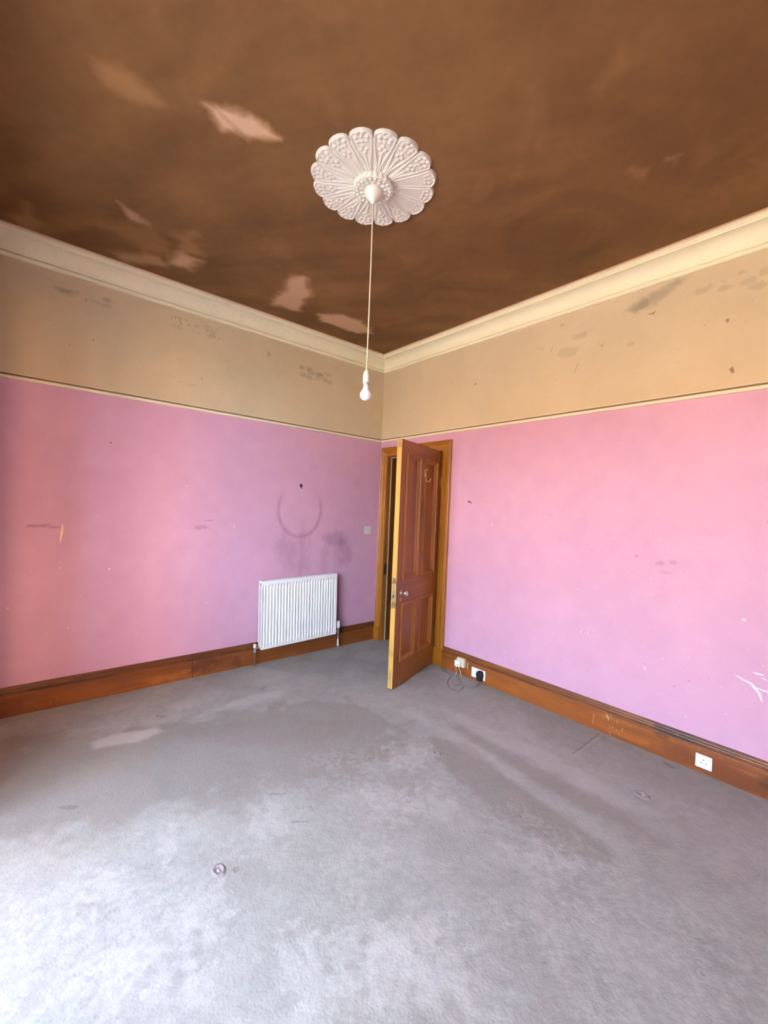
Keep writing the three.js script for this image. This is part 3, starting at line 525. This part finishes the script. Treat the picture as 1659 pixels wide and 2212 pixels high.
// ------------------------------------------------------------------ doorway and door
const woodUv = (g, along) => uvBy(g, along === 'y' ? (x, y, z) => [y, x + z * 0.7] : (x, y, z) => [x + z, y + 0.37]);
{ // architrave: section across its width w (0 = inner edge at the opening), d = out from the wall
  const sec = [[0, 0], [0, 0.014], [0.004, 0.017], [0.030, 0.017], [0.034, 0.012], [0.038, 0.017], [0.062, 0.017], [0.068, 0.022], [0.074, 0.028], [0.082, 0.030], [0.090, 0.027], [0.094, 0.022], [0.098, 0.026], [0.104, 0.030], [0.110, 0.026], [0.110, 0]];
  const a0 = DX0 - 0.012, a1 = DX1 + 0.012, at = DY + 0.010, top = 0.096 / 0.110, lw = 0.084 / 0.110;
  // vertical pieces: profile coordinates (o = across, y = out); moulding() runs along s, mitred at the top
  const geoV = (sgn, xi, wf) => { const g = moulding(sec.map(([w, d]) => [w * wf, d]), 0.16, at, 0, -top / wf, (s, d, w) => [xi + sgn * w, s, d], 0.35); return woodUv(g, 'y'); };
  const arch = struct('trim_9', woodUv(moulding(sec.map(([w, d]) => [w * top, d]), a0, a1, -lw / top, -1 / top, (s, d, w) => [s, at + w, d], 0.35), 'x'), M.frameWood);
  part('architrave', geoV(-1, a0, lw), M.frameWood, arch);
  part('architrave', geoV(1, a1, 1), M.frameWood, arch);
  part('plinth', woodUv(rbox(0.088, 0.165, 0.036, 0.003).translate(a0 - 0.042, 0.0825, 0.018), 'y'), M.frameWood, arch);
  part('plinth', woodUv(rbox(0.114, 0.165, 0.036, 0.003).translate(a1 + 0.055, 0.0825, 0.018), 'y'), M.frameWood, arch);
  // lining of the opening, stop and pale draught strip
  const lin_ = struct('trim_10', [woodUv(box(DX0 - 0.012, 0, -T, DX0, DY + 0.012, 0.004), 'y'), woodUv(box(DX1, 0, -T, DX1 + 0.012, DY + 0.012, 0.004), 'y'), woodUv(box(DX0, DY, -T, DX1, DY + 0.012, 0.004), 'x')], M.wood);
  part('door_stop', [woodUv(box(DX0, 0, -T, DX0 + 0.014, DY, -0.056), 'y'), woodUv(box(DX1 - 0.014, 0, -T, DX1, DY, -0.056), 'y'), woodUv(box(DX0 + 0.014, DY - 0.014, -T, DX1 - 0.014, DY, -0.056), 'x')], M.darkWood, lin_);
  part('draught_strip', [box(DX0 + 0.001, 0, -0.056, DX0 + 0.010, DY - 0.004, -0.048), box(DX0 + 0.010, DY - 0.010, -0.056, DX1 - 0.012, DY - 0.001, -0.048)], std({ color: lin(0.42, 0.38, 0.22), roughness: 0.8 }), lin_);
  const keep = part('lock_keep', box(DX0, 0.755, -0.040, DX0 + 0.003, 0.875, -0.004), M.iron, lin_);
  part('keep_hole', box(DX0 + 0.0028, 0.785, -0.032, DX0 + 0.0034, 0.815, -0.012), M.slot, keep);
  part('paint_blob', new THREE.SphereGeometry(0.006, 10, 8).scale(0.6, 2.2, 0.4).translate(0.088, 2.115, 0.018), M.white, arch);
}
{ // the leaf, in its own axes: u from hinge to free edge (x), y up, +z the room-side face; hinged at the right jamb and swung 107 degrees into the room
  const W = 0.818, Y0 = 0.012, Y1 = DY - 0.004, TH = 0.044;
  const leaf = new THREE.Group(); leaf.name = numbered('door_1'); leaf.userData.kind = 'structure'; scene.add(leaf);
  const ang = Math.atan2(0.763 - 0.006, 1.193 - DX1);
  leaf.position.set(DX1, 0, 0.006); leaf.rotation.y = -ang;     // local +x now points from hinge to free edge
  // local +z after the turn points to the left (-x); the room-side face looks the other way, so the body fills z from 0 (room-side) to +TH
  const S = 0.102, Mn = 0.090, p0 = S, p1 = (W - Mn) / 2, p2 = (W + Mn) / 2, p3 = W - S;
  const rows = [[0.212, 0.706], [0.908, 1.968]];
  const b = (name, x0, y0, x1, y1, dir, mat = M.wood) => part(name, woodUv(box(x0, y0, 0, x1, y1, TH), dir), mat, leaf);
  b('stile', 0, Y0, S, Y1, 'y'); b('stile', W - S, Y0, W - 0.003, Y1, 'y');
  part('edge_lipping', uvBy(box(W - 0.003, Y0, 0, W, Y1, TH), (x, y, z) => [y / 2.1, z / TH]), M.edgeWood, leaf);
  b('rail', S, Y0, p3, rows[0][0], 'x'); b('rail', S, rows[0][1], p3, rows[1][0], 'x'); b('rail', S, rows[1][1], p3, Y1, 'x');
  for (const [y0, y1] of rows) b('muntin', p1, y0, p2, y1, 'y');
  // moulding runs round each panel: d in from the frame's edge, h above (+) or below (-) the frame's face
  const ms = [[-0.004, 0.0], [-0.004, 0.006], [0.000, 0.010], [0.006, 0.011], [0.010, 0.009], [0.012, 0.004], [0.018, 0.002], [0.026, -0.004], [0.032, -0.012], [0.036, -0.012], [0.038, -0.0165]];
  function frame(x0, y0, x1, y1, face) {
    const pos = [], uv = [];
    const ring = ([d, h]) => { const z = face > 0 ? -h : TH + h; return [[x0 + d, y0 + d, z], [x1 - d, y0 + d, z], [x1 - d, y1 - d, z], [x0 + d, y1 - d, z]]; };
    for (let k = 0; k + 1 < ms.length; k++) {
      const A = ring(ms[k]), B = ring(ms[k + 1]);
      for (let c = 0; c < 4; c++) { const e = (c + 1) % 4, q = face > 0 ? [A[c], B[c], B[e], A[c], B[e], A[e]] : [A[c], B[e], B[c], A[c], A[e], B[e]]; for (const v of q) { pos.push(...v); uv.push(c % 2 ? v[1] : v[0], (c % 2 ? v[0] : v[1]) + 0.2); } }
    }
    const g = new THREE.BufferGeometry(); g.setAttribute('position', new THREE.Float32BufferAttribute(pos, 3)); g.setAttribute('uv', new THREE.Float32BufferAttribute(uv, 2)); g.computeVertexNormals(); return g;
  }
  for (const [y0, y1] of rows) for (const [x0, x1] of [[p0, p1], [p2, p3]]) {
    const pn = part('panel', woodUv(box(x0 + 0.0005, y0, 0.0155, x1 - 0.0005, y1, TH - 0.0155), 'y'), M.wood, leaf);
    part('panel_moulding', [frame(x0, y0, x1, y1, 1), frame(x0, y0, x1, y1, -1)], M.mouldWood, pn);
  }
  // lock faceplate in the free edge, latch and bolt
  const fp = part('lock_faceplate', box(W, 0.735, 0.010, W + 0.0015, 0.865, 0.034), M.oldSteel, leaf);
  part('latch', new RoundedBoxGeometry(0.012, 0.022, 0.012, 2, 0.003).translate(W + 0.005, 0.828, 0.022), M.brass, fp);
  part('keyhole_bolt', box(W + 0.0012, 0.765, 0.016, W + 0.0022, 0.790, 0.028), M.slot, fp);
  // knob on each face with its rose
  for (const s of [-1]) {
    const k = part('door_knob', lathe([[0, 0.068], [0.013, 0.067], [0.023, 0.062], [0.0275, 0.053], [0.025, 0.044], [0.015, 0.036], [0.009, 0.030], [0.009, 0.010], [0.011, 0.006]]), M.knob, leaf);
    k.rotation.x = s * Math.PI / 2; k.position.set(0.738, 0.800, s < 0 ? 0 : TH);
    part('knob_rose', lathe([[0, 0.006], [0.016, 0.006], [0.022, 0.004], [0.024, 0.0005]]), M.brass, k);
  }
  part('escutcheon', lathe([[0, 0.003], [0.010, 0.003], [0.012, 0]]).scale(1, 1, 1.6).rotateX(-Math.PI / 2).translate(0.742, 0.745, 0), M.brass, leaf);
  // coat hook screwed to the muntin
  const hk = part('coat_hook', [rbox(0.016, 0.07, 0.004, 0.0015).translate(0, 0.03, -0.002), tube([[0, 0.035, -0.004], [0, 0.015, -0.010], [0, -0.030, -0.016], [0, -0.048, -0.030], [0, -0.044, -0.050], [0, -0.026, -0.058]], 0.0042, 24, 8)], M.brass, leaf);
  hk.position.set(0.372, 1.808, 0);
  part('hook_tip', new THREE.SphereGeometry(0.007, 12, 8).translate(0, -0.024, -0.0585), M.brass, hk);
  part('hook_arm', tube([[0, 0.050, -0.004], [0, 0.056, -0.022], [0, 0.066, -0.030]], 0.0036, 12, 8), M.brass, hk);
  for (const y of [0.32, 1.78]) part('hinge', new THREE.CylinderGeometry(0.006, 0.006, 0.09, 12).translate(-0.002, y, -0.002), M.brass, leaf);
}

// ------------------------------------------------------------------ ceiling rose: sixteen cast petals round a scalloped centre
const RX = 1.998, RZ = 1.796;
{
  const rose = thing('ceiling_rose', 'large off-white plaster ceiling rose with sixteen rounded petals', 'ceiling rose', [RX, H, RZ]);
  rose.scale.set(1.025, 1, 1.025);
  const R0 = 0.085, R1 = 0.318, N = 16, half = Math.PI / N;
  part('base_plate', lathe([[0, -0.020], [0.262, -0.014], [0.270, -0.010], [0.272, 0]], 96), M.plaster, rose);
  // one petal on a grid: f along the radius, g across; relief with rim, beads, stem and darts
  const beads = [[0.285, 0], [0.262, -0.46], [0.262, 0.46], [0.240, 0.02], [0.282, -0.55], [0.282, 0.55], [0.302, -0.22], [0.302, 0.24], [0.222, -0.34], [0.222, 0.34], [0.262, 0.0], [0.205, 0]];
  function petal(worn) {
    const nr = 84, nt = 30, pos = [], idx = [];
    for (let i = 0; i <= nr; i++) for (let j = 0; j <= nt; j++) {
      const g = (j / nt) * 2 - 1, tip = 0.284 + (R1 - 0.284) * Math.sqrt(Math.max(0, 1 - g * g)), r = R0 + (tip - R0) * i / nr;
      const th = g * half * 0.985, x = r * Math.cos(th), y = r * Math.sin(th), w = r * half;   // w: half width here
      const f = (r - R0) / (R1 - R0), edge = Math.min((1 - Math.abs(g)) * w, tip - r);
      let h = 0.020 - 0.010 * f;
      h += 0.0055 * Math.exp(-Math.pow((edge - 0.006) / 0.0042, 2)) * (0.3 + 0.7 * sstep(0.1, 0.6, f));
      if (!worn) {
        for (const [br, bg] of beads) { const dx = r - br, dy = (g - bg * 0.9) * w, q = (dx * dx + dy * dy) / (0.0085 * 0.0085); if (q < 6) h += 0.0075 * Math.exp(-q); }
        h += 0.0055 * Math.exp(-Math.pow(g * w / 0.0045, 2)) * (1 - sstep(0.35, 0.55, f));            // stem
        const vee = Math.abs(Math.abs(g) * w - 0.010 - 0.020 * sstep(0.15, 0.6, f));
        h += 0.0050 * Math.exp(-Math.pow(vee / 0.0036, 2)) * (1 - sstep(0.5, 0.65, f));                // darts
      } else for (const [br, bg] of beads) { if (br < 0.255) continue; const dx = r - br, dy = (g - bg * 0.9) * w, q = (dx * dx + dy * dy) / (0.0085 * 0.0085); if (q < 6) h += 0.0050 * Math.exp(-q); }
      h -= 0.008 * sstep(0.006, 0.0, edge);
      pos.push(x, -h, y);
      if (i < nr && j < nt) { const k = i * (nt + 1) + j; idx.push(k, k + 1, k + nt + 1, k + 1, k + nt + 2, k + nt + 1); }
    }
    // skirt down to the ceiling round the outline
    const ring = []; for (let i = 0; i <= nr; i++) ring.push(i * (nt + 1)); for (let j = 1; j <= nt; j++) ring.push(nr * (nt + 1) + j); for (let i = nr - 1; i >= 0; i--) ring.push(i * (nt + 1) + nt);
    const b0 = pos.length / 3; for (const k of ring) pos.push(pos[k * 3], 0, pos[k * 3 + 2]);
    for (let q = 0; q + 1 < ring.length; q++) idx.push(ring[q], ring[q + 1], b0 + q, ring[q + 1], b0 + q + 1, b0 + q);
    const gm = new THREE.BufferGeometry(); gm.setAttribute('position', new THREE.Float32BufferAttribute(pos, 3)); gm.setIndex(idx); gm.computeVertexNormals();
    if (gm.attributes.normal.getY(40 * 31 + 15) > 0) { for (let i = 0; i < idx.length; i += 3) [idx[i], idx[i + 1]] = [idx[i + 1], idx[i]]; gm.setIndex(idx); gm.computeVertexNormals(); }
    return uvBy(gm, (x, y, z) => [x, z]);
  }
  const crisp = petal(false), worn = petal(true);
  for (let k = 0; k < N; k++) {
    const a = k * 2 * half + 0.10, dirx = Math.cos(a), dirz = Math.sin(a);
    const clogged = dirx * 0.35 - dirz * 0.94 > 0.82;      // side where paint has filled the relief
    const m = part('petal', clogged ? worn : crisp, M.plaster, rose); m.rotation.y = -a;
  }
  // centre: a thick disc with a scalloped, beaded rim
  const sc = new THREE.Shape(); const ns = 22; for (let i = 0; i <= ns * 8; i++) { const t = i / (ns * 8) * Math.PI * 2, r = 0.093 + 0.007 * Math.abs(Math.cos(t * ns / 2)); i ? sc.lineTo(r * Math.cos(t), r * Math.sin(t)) : sc.moveTo(r * Math.cos(t), r * Math.sin(t)); }
  const disc = part('centre_disc', uvBy(new THREE.ExtrudeGeometry(sc, { depth: 0.036, bevelEnabled: true, bevelSize: 0.003, bevelThickness: 0.004, bevelSegments: 2, curveSegments: 1 }).rotateX(Math.PI / 2).translate(0, -0.008, 0), (x, y, z) => [x, z]), M.plaster, rose);
  const bd = []; for (let i = 0; i < ns; i++) { const t = (i + 0.0) / ns * Math.PI * 2; bd.push(new THREE.SphereGeometry(0.0085, 10, 8).scale(1, 0.8, 1).translate(0.084 * Math.cos(t), -0.049, 0.084 * Math.sin(t))); }
  for (let i = 0; i < 14; i++) { const t = (i + 0.5) / 14 * Math.PI * 2; bd.push(new THREE.SphereGeometry(0.008, 10, 8).scale(1.5, 0.6, 0.9).rotateY(-t).translate(0.060 * Math.cos(t), -0.048, 0.060 * Math.sin(t))); }
  part('bead_ring', bd, M.plaster, disc);
}
// ------------------------------------------------------------------ pendant lamp, unlit
{
  const p = thing('pendant_light', 'bare white bulb hanging on a long cream flex from the ceiling rose', 'pendant light', [RX, H - 0.052, RZ]);
  part('ceiling_cover', lathe([[0.047, 0.004], [0.048, -0.002], [0.046, -0.010], [0.039, -0.022], [0.029, -0.035], [0.019, -0.047], [0.012, -0.055], [0.008, -0.061], [0.0, -0.062]], 40), M.offWhite, p);
  const yb = 2.214 - (H - 0.052);
  part('flex', tube([[0, -0.060, 0], [0.002, -0.30, -0.001], [0.003, -0.6, -0.001], [0.002, yb, -0.001]], 0.0036, 60, 8), M.flex, p);
  const h = part('lampholder', lathe([[0.004, 0.010], [0.008, 0.006], [0.014, -0.004], [0.0165, -0.018], [0.0168, -0.026], [0.0150, -0.0265], [0.0150, -0.029], [0.0172, -0.0295], [0.0176, -0.052], [0.0165, -0.058], [0.0, -0.058]], 32), M.offWhite, p);
  h.position.set(0.002, yb, -0.001);
  part('holder_skirt', lathe([[0.0178, -0.0555], [0.0184, -0.057], [0.0178, -0.0625], [0.0130, -0.0630]], 32), M.greyPlastic, h);
  const b = part('bulb', lathe([[0.0135, -0.080], [0.0150, -0.088], [0.0200, -0.098], [0.0260, -0.106], [0.0293, -0.114], [0.0300, -0.121], [0.0288, -0.130], [0.0245, -0.139], [0.0175, -0.1455], [0.0090, -0.149], [0, -0.150]], 40), M.bulb, p);
  b.position.copy(h.position);
  part('bulb_neck', lathe([[0.0118, -0.066], [0.0128, -0.070], [0.0138, -0.082], [0.0155, -0.0885]], 32), M.offWhite, b);
  part('bulb_cap', lathe([[0.0105, -0.055], [0.0112, -0.058], [0.0112, -0.068], [0.009, -0.069]], 24), M.steel, b);
}

// ------------------------------------------------------------------ radiator
{
  const z0 = 0.603, z1 = 1.432, W = z1 - z0, HT = 0.635;
  const r = thing('radiator', 'white double-panel ribbed steel radiator mounted below the oval stain', 'radiator', [0, 0.159, (z0 + z1) / 2]);
  r.rotation.x = 0.022;
  const N = 26, pitch = W / (N + 0.55);
  function panel(xf, side) {     // pressed sheet: flutes between flat borders; xf = plane of the borders
    const nz = N * 12, ny = 30, pos = [], idx = [];
    for (let j = 0; j <= ny; j++) for (let i = 0; i <= nz; i++) {
      const z = -W / 2 + W * i / nz, v = j / ny, y = HT * v;
      const ph = ((z + W / 2) / pitch - 0.27);
      const inRow = ph > 0 && ph < N ? 1 : 0, q = ph - Math.floor(ph);
      // wide raised rib, narrow sunk groove
      let h = inRow ? sstep(0.04, 0.18, q) * (1 - sstep(0.48, 0.62, q)) : 1;
      const e = Math.min(sstep(0.055, 0.085, v), 1 - sstep(0.905, 0.930, v));
      const rim = 0.004 * (1 - sstep(0.0, 0.012, Math.min(v, 1 - v))) ;
      const x = xf + side * (0.006 - 0.017 * (1 - h) * e * inRow - rim);
      pos.push(x, y, z);
      if (i < nz && j < ny) { const k = j * (nz + 1) + i; side > 0 ? idx.push(k, k + nz + 1, k + 1, k + 1, k + nz + 1, k + nz + 2) : idx.push(k, k + 1, k + nz + 1, k + 1, k + nz + 2, k + nz + 1); }
    }
    const g = new THREE.BufferGeometry(); g.setAttribute('position', new THREE.Float32BufferAttribute(pos, 3)); g.setIndex(idx); g.computeVertexNormals();
    if (g.attributes.normal.getX(5) * side < 0) { for (let i = 0; i < idx.length; i += 3) [idx[i], idx[i + 1]] = [idx[i + 1], idx[i]]; g.setIndex(idx); g.computeVertexNormals(); }
    uvBy(g, (x, y, z) => [z, y]);
    const back = box(xf - side * 0.0145, 0.001, -W / 2 + 0.001, xf - side * 0.0130, HT - 0.001, W / 2 - 0.001);
    const rimT = [box(xf - 0.0145, HT - 0.004, -W / 2, xf + 0.004, HT, W / 2), box(xf - 0.0145, 0, -W / 2, xf + 0.004, 0.004, W / 2), box(xf - 0.0145, 0, -W / 2, xf + 0.004, HT, -W / 2 + 0.003), box(xf - 0.0145, 0, W / 2 - 0.003, xf + 0.004, HT, W / 2)];
    return merge([g, back, ...rimT]);
  }
  part('front_panel', panel(0.098, 1), M.radiator, r);
  part('back_panel', panel(0.048, 1), M.radiator, r);
  for (const y of [0.03, HT - 0.03]) for (const s of [-1, 1]) part('header_tee', new THREE.CylinderGeometry(0.014, 0.014, 0.056, 16).rotateZ(Math.PI / 2).translate(0.073, y, s * (W / 2 - 0.022)), M.radiator, r);
  part('air_vent', new THREE.CylinderGeometry(0.009, 0.009, 0.012, 16).rotateX(Math.PI / 2).translate(0.073, HT - 0.03, W / 2 + 0.0), M.steel, r);
  for (const z of [-0.25, 0.25]) part('wall_bracket', box(0.0, 0.06, z - 0.015, 0.042, HT - 0.08, z + 0.015), M.oldSteel, r);
  // plain valve at the window end
  const zl = 1.478 - r.position.z, gy = -0.159;
  const v1 = part('lockshield_valve', [lathe([[0.011, 0.0], [0.012, -0.012], [0.012, -0.034], [0.014, -0.036], [0.014, -0.048], [0.008, -0.050]], 20).translate(0.073, 0.030, zl), new THREE.CylinderGeometry(0.009, 0.009, 0.036, 14).rotateX(Math.PI / 2).translate(0.073, 0.016, zl - 0.022)], M.steel, r);
  part('valve_cap', lathe([[0, 0.058], [0.013, 0.057], [0.0145, 0.052], [0.0150, 0.028], [0.013, 0.026]], 24).translate(0.073, 0.0, zl), M.offWhite, v1);
  part('supply_pipe', new THREE.CylinderGeometry(0.0065, 0.0065, 0.142, 12).translate(0.073, gy + 0.069 + 0.001, zl), M.pipe, v1);
  part('pipe_collar', lathe([[0.0066, 0.010], [0.014, 0.006], [0.016, 0.0]], 20).translate(0.073, gy + 0.001, zl), M.pipe, v1);
  // thermostatic valve at the door end
  const zr = 0.556 - r.position.z;
  const v2 = part('thermostatic_valve', [lathe([[0.012, 0.030], [0.013, 0.020], [0.013, -0.010], [0.015, -0.012], [0.015, -0.026], [0.008, -0.028]], 20).translate(0.073, 0.020, zr), new THREE.CylinderGeometry(0.009, 0.009, 0.034, 14).rotateX(Math.PI / 2).translate(0.073, 0.020, zr + 0.022)], M.steel, r);
  part('valve_head', lathe([[0, 0.128], [0.010, 0.126], [0.017, 0.118], [0.0205, 0.104], [0.0210, 0.082], [0.019, 0.064], [0.014, 0.052], [0.012, 0.048]], 28).translate(0.073, 0.0, zr), M.white, v2);
  part('supply_pipe', new THREE.CylinderGeometry(0.0065, 0.0065, 0.070, 12).translate(0.073, -0.04, zr), M.steel, v2);
  part('pipe_sleeve', new THREE.CylinderGeometry(0.009, 0.0105, 0.075, 14).translate(0.073, gy + 0.0375 + 0.018, zr), M.white, v2);
}

// ------------------------------------------------------------------ fittings on the walls
{
  const s = thing('light_switch', 'square grey-white light switch on pink wall beside the door frame', 'switch', [0, 1.249, 0.158]);
  part('plate', rbox(0.009, 0.086, 0.086, 0.003).translate(0.0045, 0, 0), M.switchGrey, s);
  part('rocker', rbox(0.009, 0.022, 0.012, 0.002).rotateZ(0.18).translate(0.0105, 0, 0), M.white, s);
  for (const z of [-0.03, 0.03]) part('screw', new THREE.CylinderGeometry(0.003, 0.003, 0.001, 10).rotateZ(Math.PI / 2).translate(0.0093, 0, z), M.steel, s);
  const h = thing('picture_hook', 'small dark picture hook at the top of the oval stain', 'hook', [0, 1.692, 1.026]);
  part('hook_plate', rbox(0.003, 0.026, 0.028, 0.001).translate(0.0016, 0.004, 0), M.iron, h);
  part('hook_arm', tube([[0.002, -0.006, -0.004], [0.005, -0.020, -0.004], [0.012, -0.022, -0.004], [0.015, -0.012, -0.004]], 0.0035, 14, 8), M.iron, h);
  part('hook_nail', new THREE.CylinderGeometry(0.0035, 0.0035, 0.014, 10).rotateZ(Math.PI / 2 + 0.5).translate(0.008, 0.008, 0.004), M.iron, h);
  const n = thing('wall_nail', 'small dark bent nail in the pink wall right of the door', 'nail', [1.306, 1.592, 0]);
  part('nail_shank', tube([[0, 0, 0.0005], [0, 0, 0.016], [0.001, 0.004, 0.024]], 0.0024, 12, 8), M.iron, n);
  part('nail_head', new THREE.CylinderGeometry(0.006, 0.006, 0.002, 12).rotateX(Math.PI / 2).translate(0.001, 0.005, 0.025), M.iron, n);
}
const SKF = 0.0252;    // face of the skirting board
function socketPlate(t, w, h, two) {
  part('faceplate', rbox(w, h, 0.009, 0.003).translate(0, 0, 0.0045), M.white, t);
  const xs = two ? [-w / 4, w / 4] : [0];
  for (const x of xs) {
    part('earth_slot', box(x - 0.002, 0.008, 0.0088, x + 0.002, 0.016, 0.0093), M.slot, t);
    for (const q of [-1, 1]) part('pin_slot', box(x + q * 0.011 - 0.0035, -0.0105, 0.0088, x + q * 0.011 + 0.0035, -0.0065, 0.0093), M.slot, t);
    part('rocker', rbox(0.012, 0.016, 0.005, 0.0015).translate(x + (two ? Math.sign(x) : 1) * w * (two ? -0.14 : 0.32), 0.022, 0.0105), M.white, t);
  }
}
{
  // surface box nearest the door, with a white plug
  const a = thing('socket_outlet', 'cream surface-mounted socket box on skirting nearest the door', 'socket', [1.318, 0.122, SKF]);
  part('back_box', rbox(0.086, 0.080, 0.030, 0.004).translate(0, 0, 0.015), M.creamPlastic, a);
  part('faceplate', rbox(0.082, 0.076, 0.008, 0.003).translate(0, 0, 0.033), M.creamPlastic, a);
  part('rocker', rbox(0.012, 0.018, 0.005, 0.0015).translate(0.027, 0.018, 0.038), M.offWhite, a);
  const p = thing('power_plug', 'white plug pushed into the cream socket box with thin pale leads', 'plug', [1.309, 0.118, SKF + 0.037]);
  part('plug_body', rbox(0.058, 0.054, 0.036, 0.007, 3).translate(0, 0, 0.018), M.white, p);
  part('fuse_cover', rbox(0.014, 0.020, 0.002, 0.0008).translate(0.014, -0.008, 0.0365), M.greyPlastic, p);
  const f = (x, y, z) => [x - 1.309, y - 0.118, z - SKF - 0.037];
  part('lead', tube([f(1.296, 0.098, SKF + 0.058), f(1.294, 0.070, SKF + 0.062), f(1.292, 0.03, 0.075), f(1.290, 0.006, 0.078)], 0.0026, 30, 8), M.cordPale, p);
  part('lead', tube([f(1.322, 0.098, SKF + 0.058), f(1.328, 0.075, SKF + 0.060), f(1.334, 0.05, 0.074), f(1.344, 0.02, 0.070), f(1.350, 0.005, 0.066)], 0.0026, 30, 8), M.cordPale, p);
  // double socket with black plug
  const b = thing('socket_outlet', 'white double socket outlet with a black plug in its right half', 'socket', [1.502, 0.072, SKF]);
  socketPlate(b, 0.146, 0.086, true);
  const k = thing('power_plug', 'black plug in the right half of white double socket', 'plug', [1.533, 0.072, SKF + 0.009]);
  const ps = new THREE.Shape(); ps.moveTo(-0.019, -0.040); ps.quadraticCurveTo(0, -0.046, 0.019, -0.040); ps.quadraticCurveTo(0.026, -0.010, 0.025, 0.012); ps.quadraticCurveTo(0.024, 0.030, 0.012, 0.034); ps.lineTo(-0.012, 0.034); ps.quadraticCurveTo(-0.024, 0.030, -0.025, 0.012); ps.quadraticCurveTo(-0.026, -0.010, -0.019, -0.040);
  part('plug_body', uvBy(new THREE.ExtrudeGeometry(ps, { depth: 0.026, bevelEnabled: true, bevelSize: 0.004, bevelThickness: 0.005, bevelSegments: 3 }).translate(0, 0, 0.0052), (x, y) => [x, y]), M.black, k);
  const q = (x, y, z) => [x - 1.533, y - 0.072, z - SKF - 0.009];
  part('lead', tube([q(1.532, 0.032, 0.052), q(1.530, 0.012, 0.058), q(1.540, 0.0055, 0.085), q(1.558, 0.004, 0.125), q(1.556, 0.004, 0.188), q(1.494, 0.004, 0.204), q(1.425, 0.004, 0.178), q(1.356, 0.004, 0.128), q(1.305, 0.004, 0.09)], 0.0030, 90, 8), M.cordGrey, k);
  // two loose loops of flex on the carpet
  const c1 = thing('loose_cable', 'thin grey cable curling in a big loop on carpet below the sockets', 'cable', [1.40, 0, 0.26]);
  const L = (pts) => pts.map(([x, z, y = 0.0042]) => [x - 1.40, y, z - 0.26]);
  part('cord', tube(L([[1.268, 0.128], [1.288, 0.159], [1.335, 0.244], [1.41, 0.323], [1.492, 0.361], [1.53, 0.335], [1.517, 0.268], [1.498, 0.226]]), 0.0032, 90, 8), M.cordGrey, c1);
  part('cord_tail', tube(L([[1.400, 0.262], [1.425, 0.263], [1.443, 0.240], [1.436, 0.205]]), 0.0030, 50, 8), M.cordGrey, c1);
  const c2 = thing('loose_cable', 'short dark cable running from the door hinge side towards the sockets', 'cable', [1.15, 0, 0.09]);
  part('cord', tube([[1.010, 0.005, 0.044], [1.082, 0.0045, 0.056], [1.125, 0.004, 0.090], [1.163, 0.0045, 0.111], [1.235, 0.0045, 0.122], [1.285, 0.004, 0.120]].map(([x, y, z]) => [x - 1.15, y, z - 0.09]), 0.0036, 60, 8), M.cordGrey, c2);
  part('cable_joint', new THREE.CapsuleGeometry(0.0065, 0.03, 4, 10).rotateZ(Math.PI / 2).rotateY(-0.6).translate(0.012, 0.006, 0.019), M.cordGrey, c2);
  // single socket far right
  const d = thing('socket_outlet', 'square white single socket on skirting at the far right', 'socket', [3.142, 0.073, SKF]);
  socketPlate(d, 0.082, 0.078, false);
  const st = thing('cable_stub', 'thin pale strip fixed to the skirting between the two sockets', 'cable clip', [1.378, 0.105, SKF]);
  part('stub_strip', rbox(0.005, 0.052, 0.004, 0.0015).rotateZ(-0.08).translate(0, 0, 0.0021), M.cordPale, st);
}
// dents left by furniture castors, pressed into the carpet pile
{
  const spots = [[2.041, 1.161, 0.024, 'pale worn castor mark on carpet in the middle of the room'], [2.076, 2.507, 0.030, 'round pinkish castor mark on the bright carpet nearest the camera'], [2.985, 0.547, 0.034, 'frayed pale castor mark on carpet near the far right socket'], [0.58, 2.389, 0.022, 'small pale castor mark on carpet by the left skirting']];
  function tuft(r, seed) {      // a lopsided crater: raised, ragged rim round a shallow hollow
    const n = 40, m = 10, pos = [], idx = [];
    for (let i = 0; i <= m; i++) for (let j = 0; j < n; j++) {
      const a = j / n * Math.PI * 2, f = i / m, w = 1 + 0.35 * (fbm(Math.cos(a) * 1.3 + seed, Math.sin(a) * 1.3, 3, 4) - 0.5), rr = r * 1.25 * f * w;
      const h = 0.0055 * Math.exp(-Math.pow((f - 0.62) / 0.16, 2)) * (0.35 + 1.1 * fbm(Math.cos(a) * 2 + seed, Math.sin(a) * 2 + 9, 2, 6)) + 0.0008 - 0.0018 * sstep(0.85, 1, f);
      pos.push(rr * Math.cos(a) * 1.15, h, rr * Math.sin(a) * 0.85);
      if (i < m) { const k = i * n + j, q = i * n + (j + 1) % n; idx.push(k, q, k + n, q, q + n, k + n); }
    }
    const g = new THREE.BufferGeometry(); g.setAttribute('position', new THREE.Float32BufferAttribute(pos, 3)); g.setIndex(idx); g.computeVertexNormals(); return g;
  }
  for (const [x, z, r, label] of spots) {
    const t = thing('castor_mark', label, 'castor mark', [x, 0, z], 'castor marks on the carpet');
    part('pile_ring', uvBy(tuft(r, x * 10), (a, b, c) => [a, c]), M.dent, t);
    part('pile_centre', new THREE.SphereGeometry(r * 0.20, 14, 8).scale(1.5, 0.35, 0.8).translate(r * 0.15, 0.003, r * 0.08), M.dentPale, t);
  }
}

renderer.render(scene, camera);
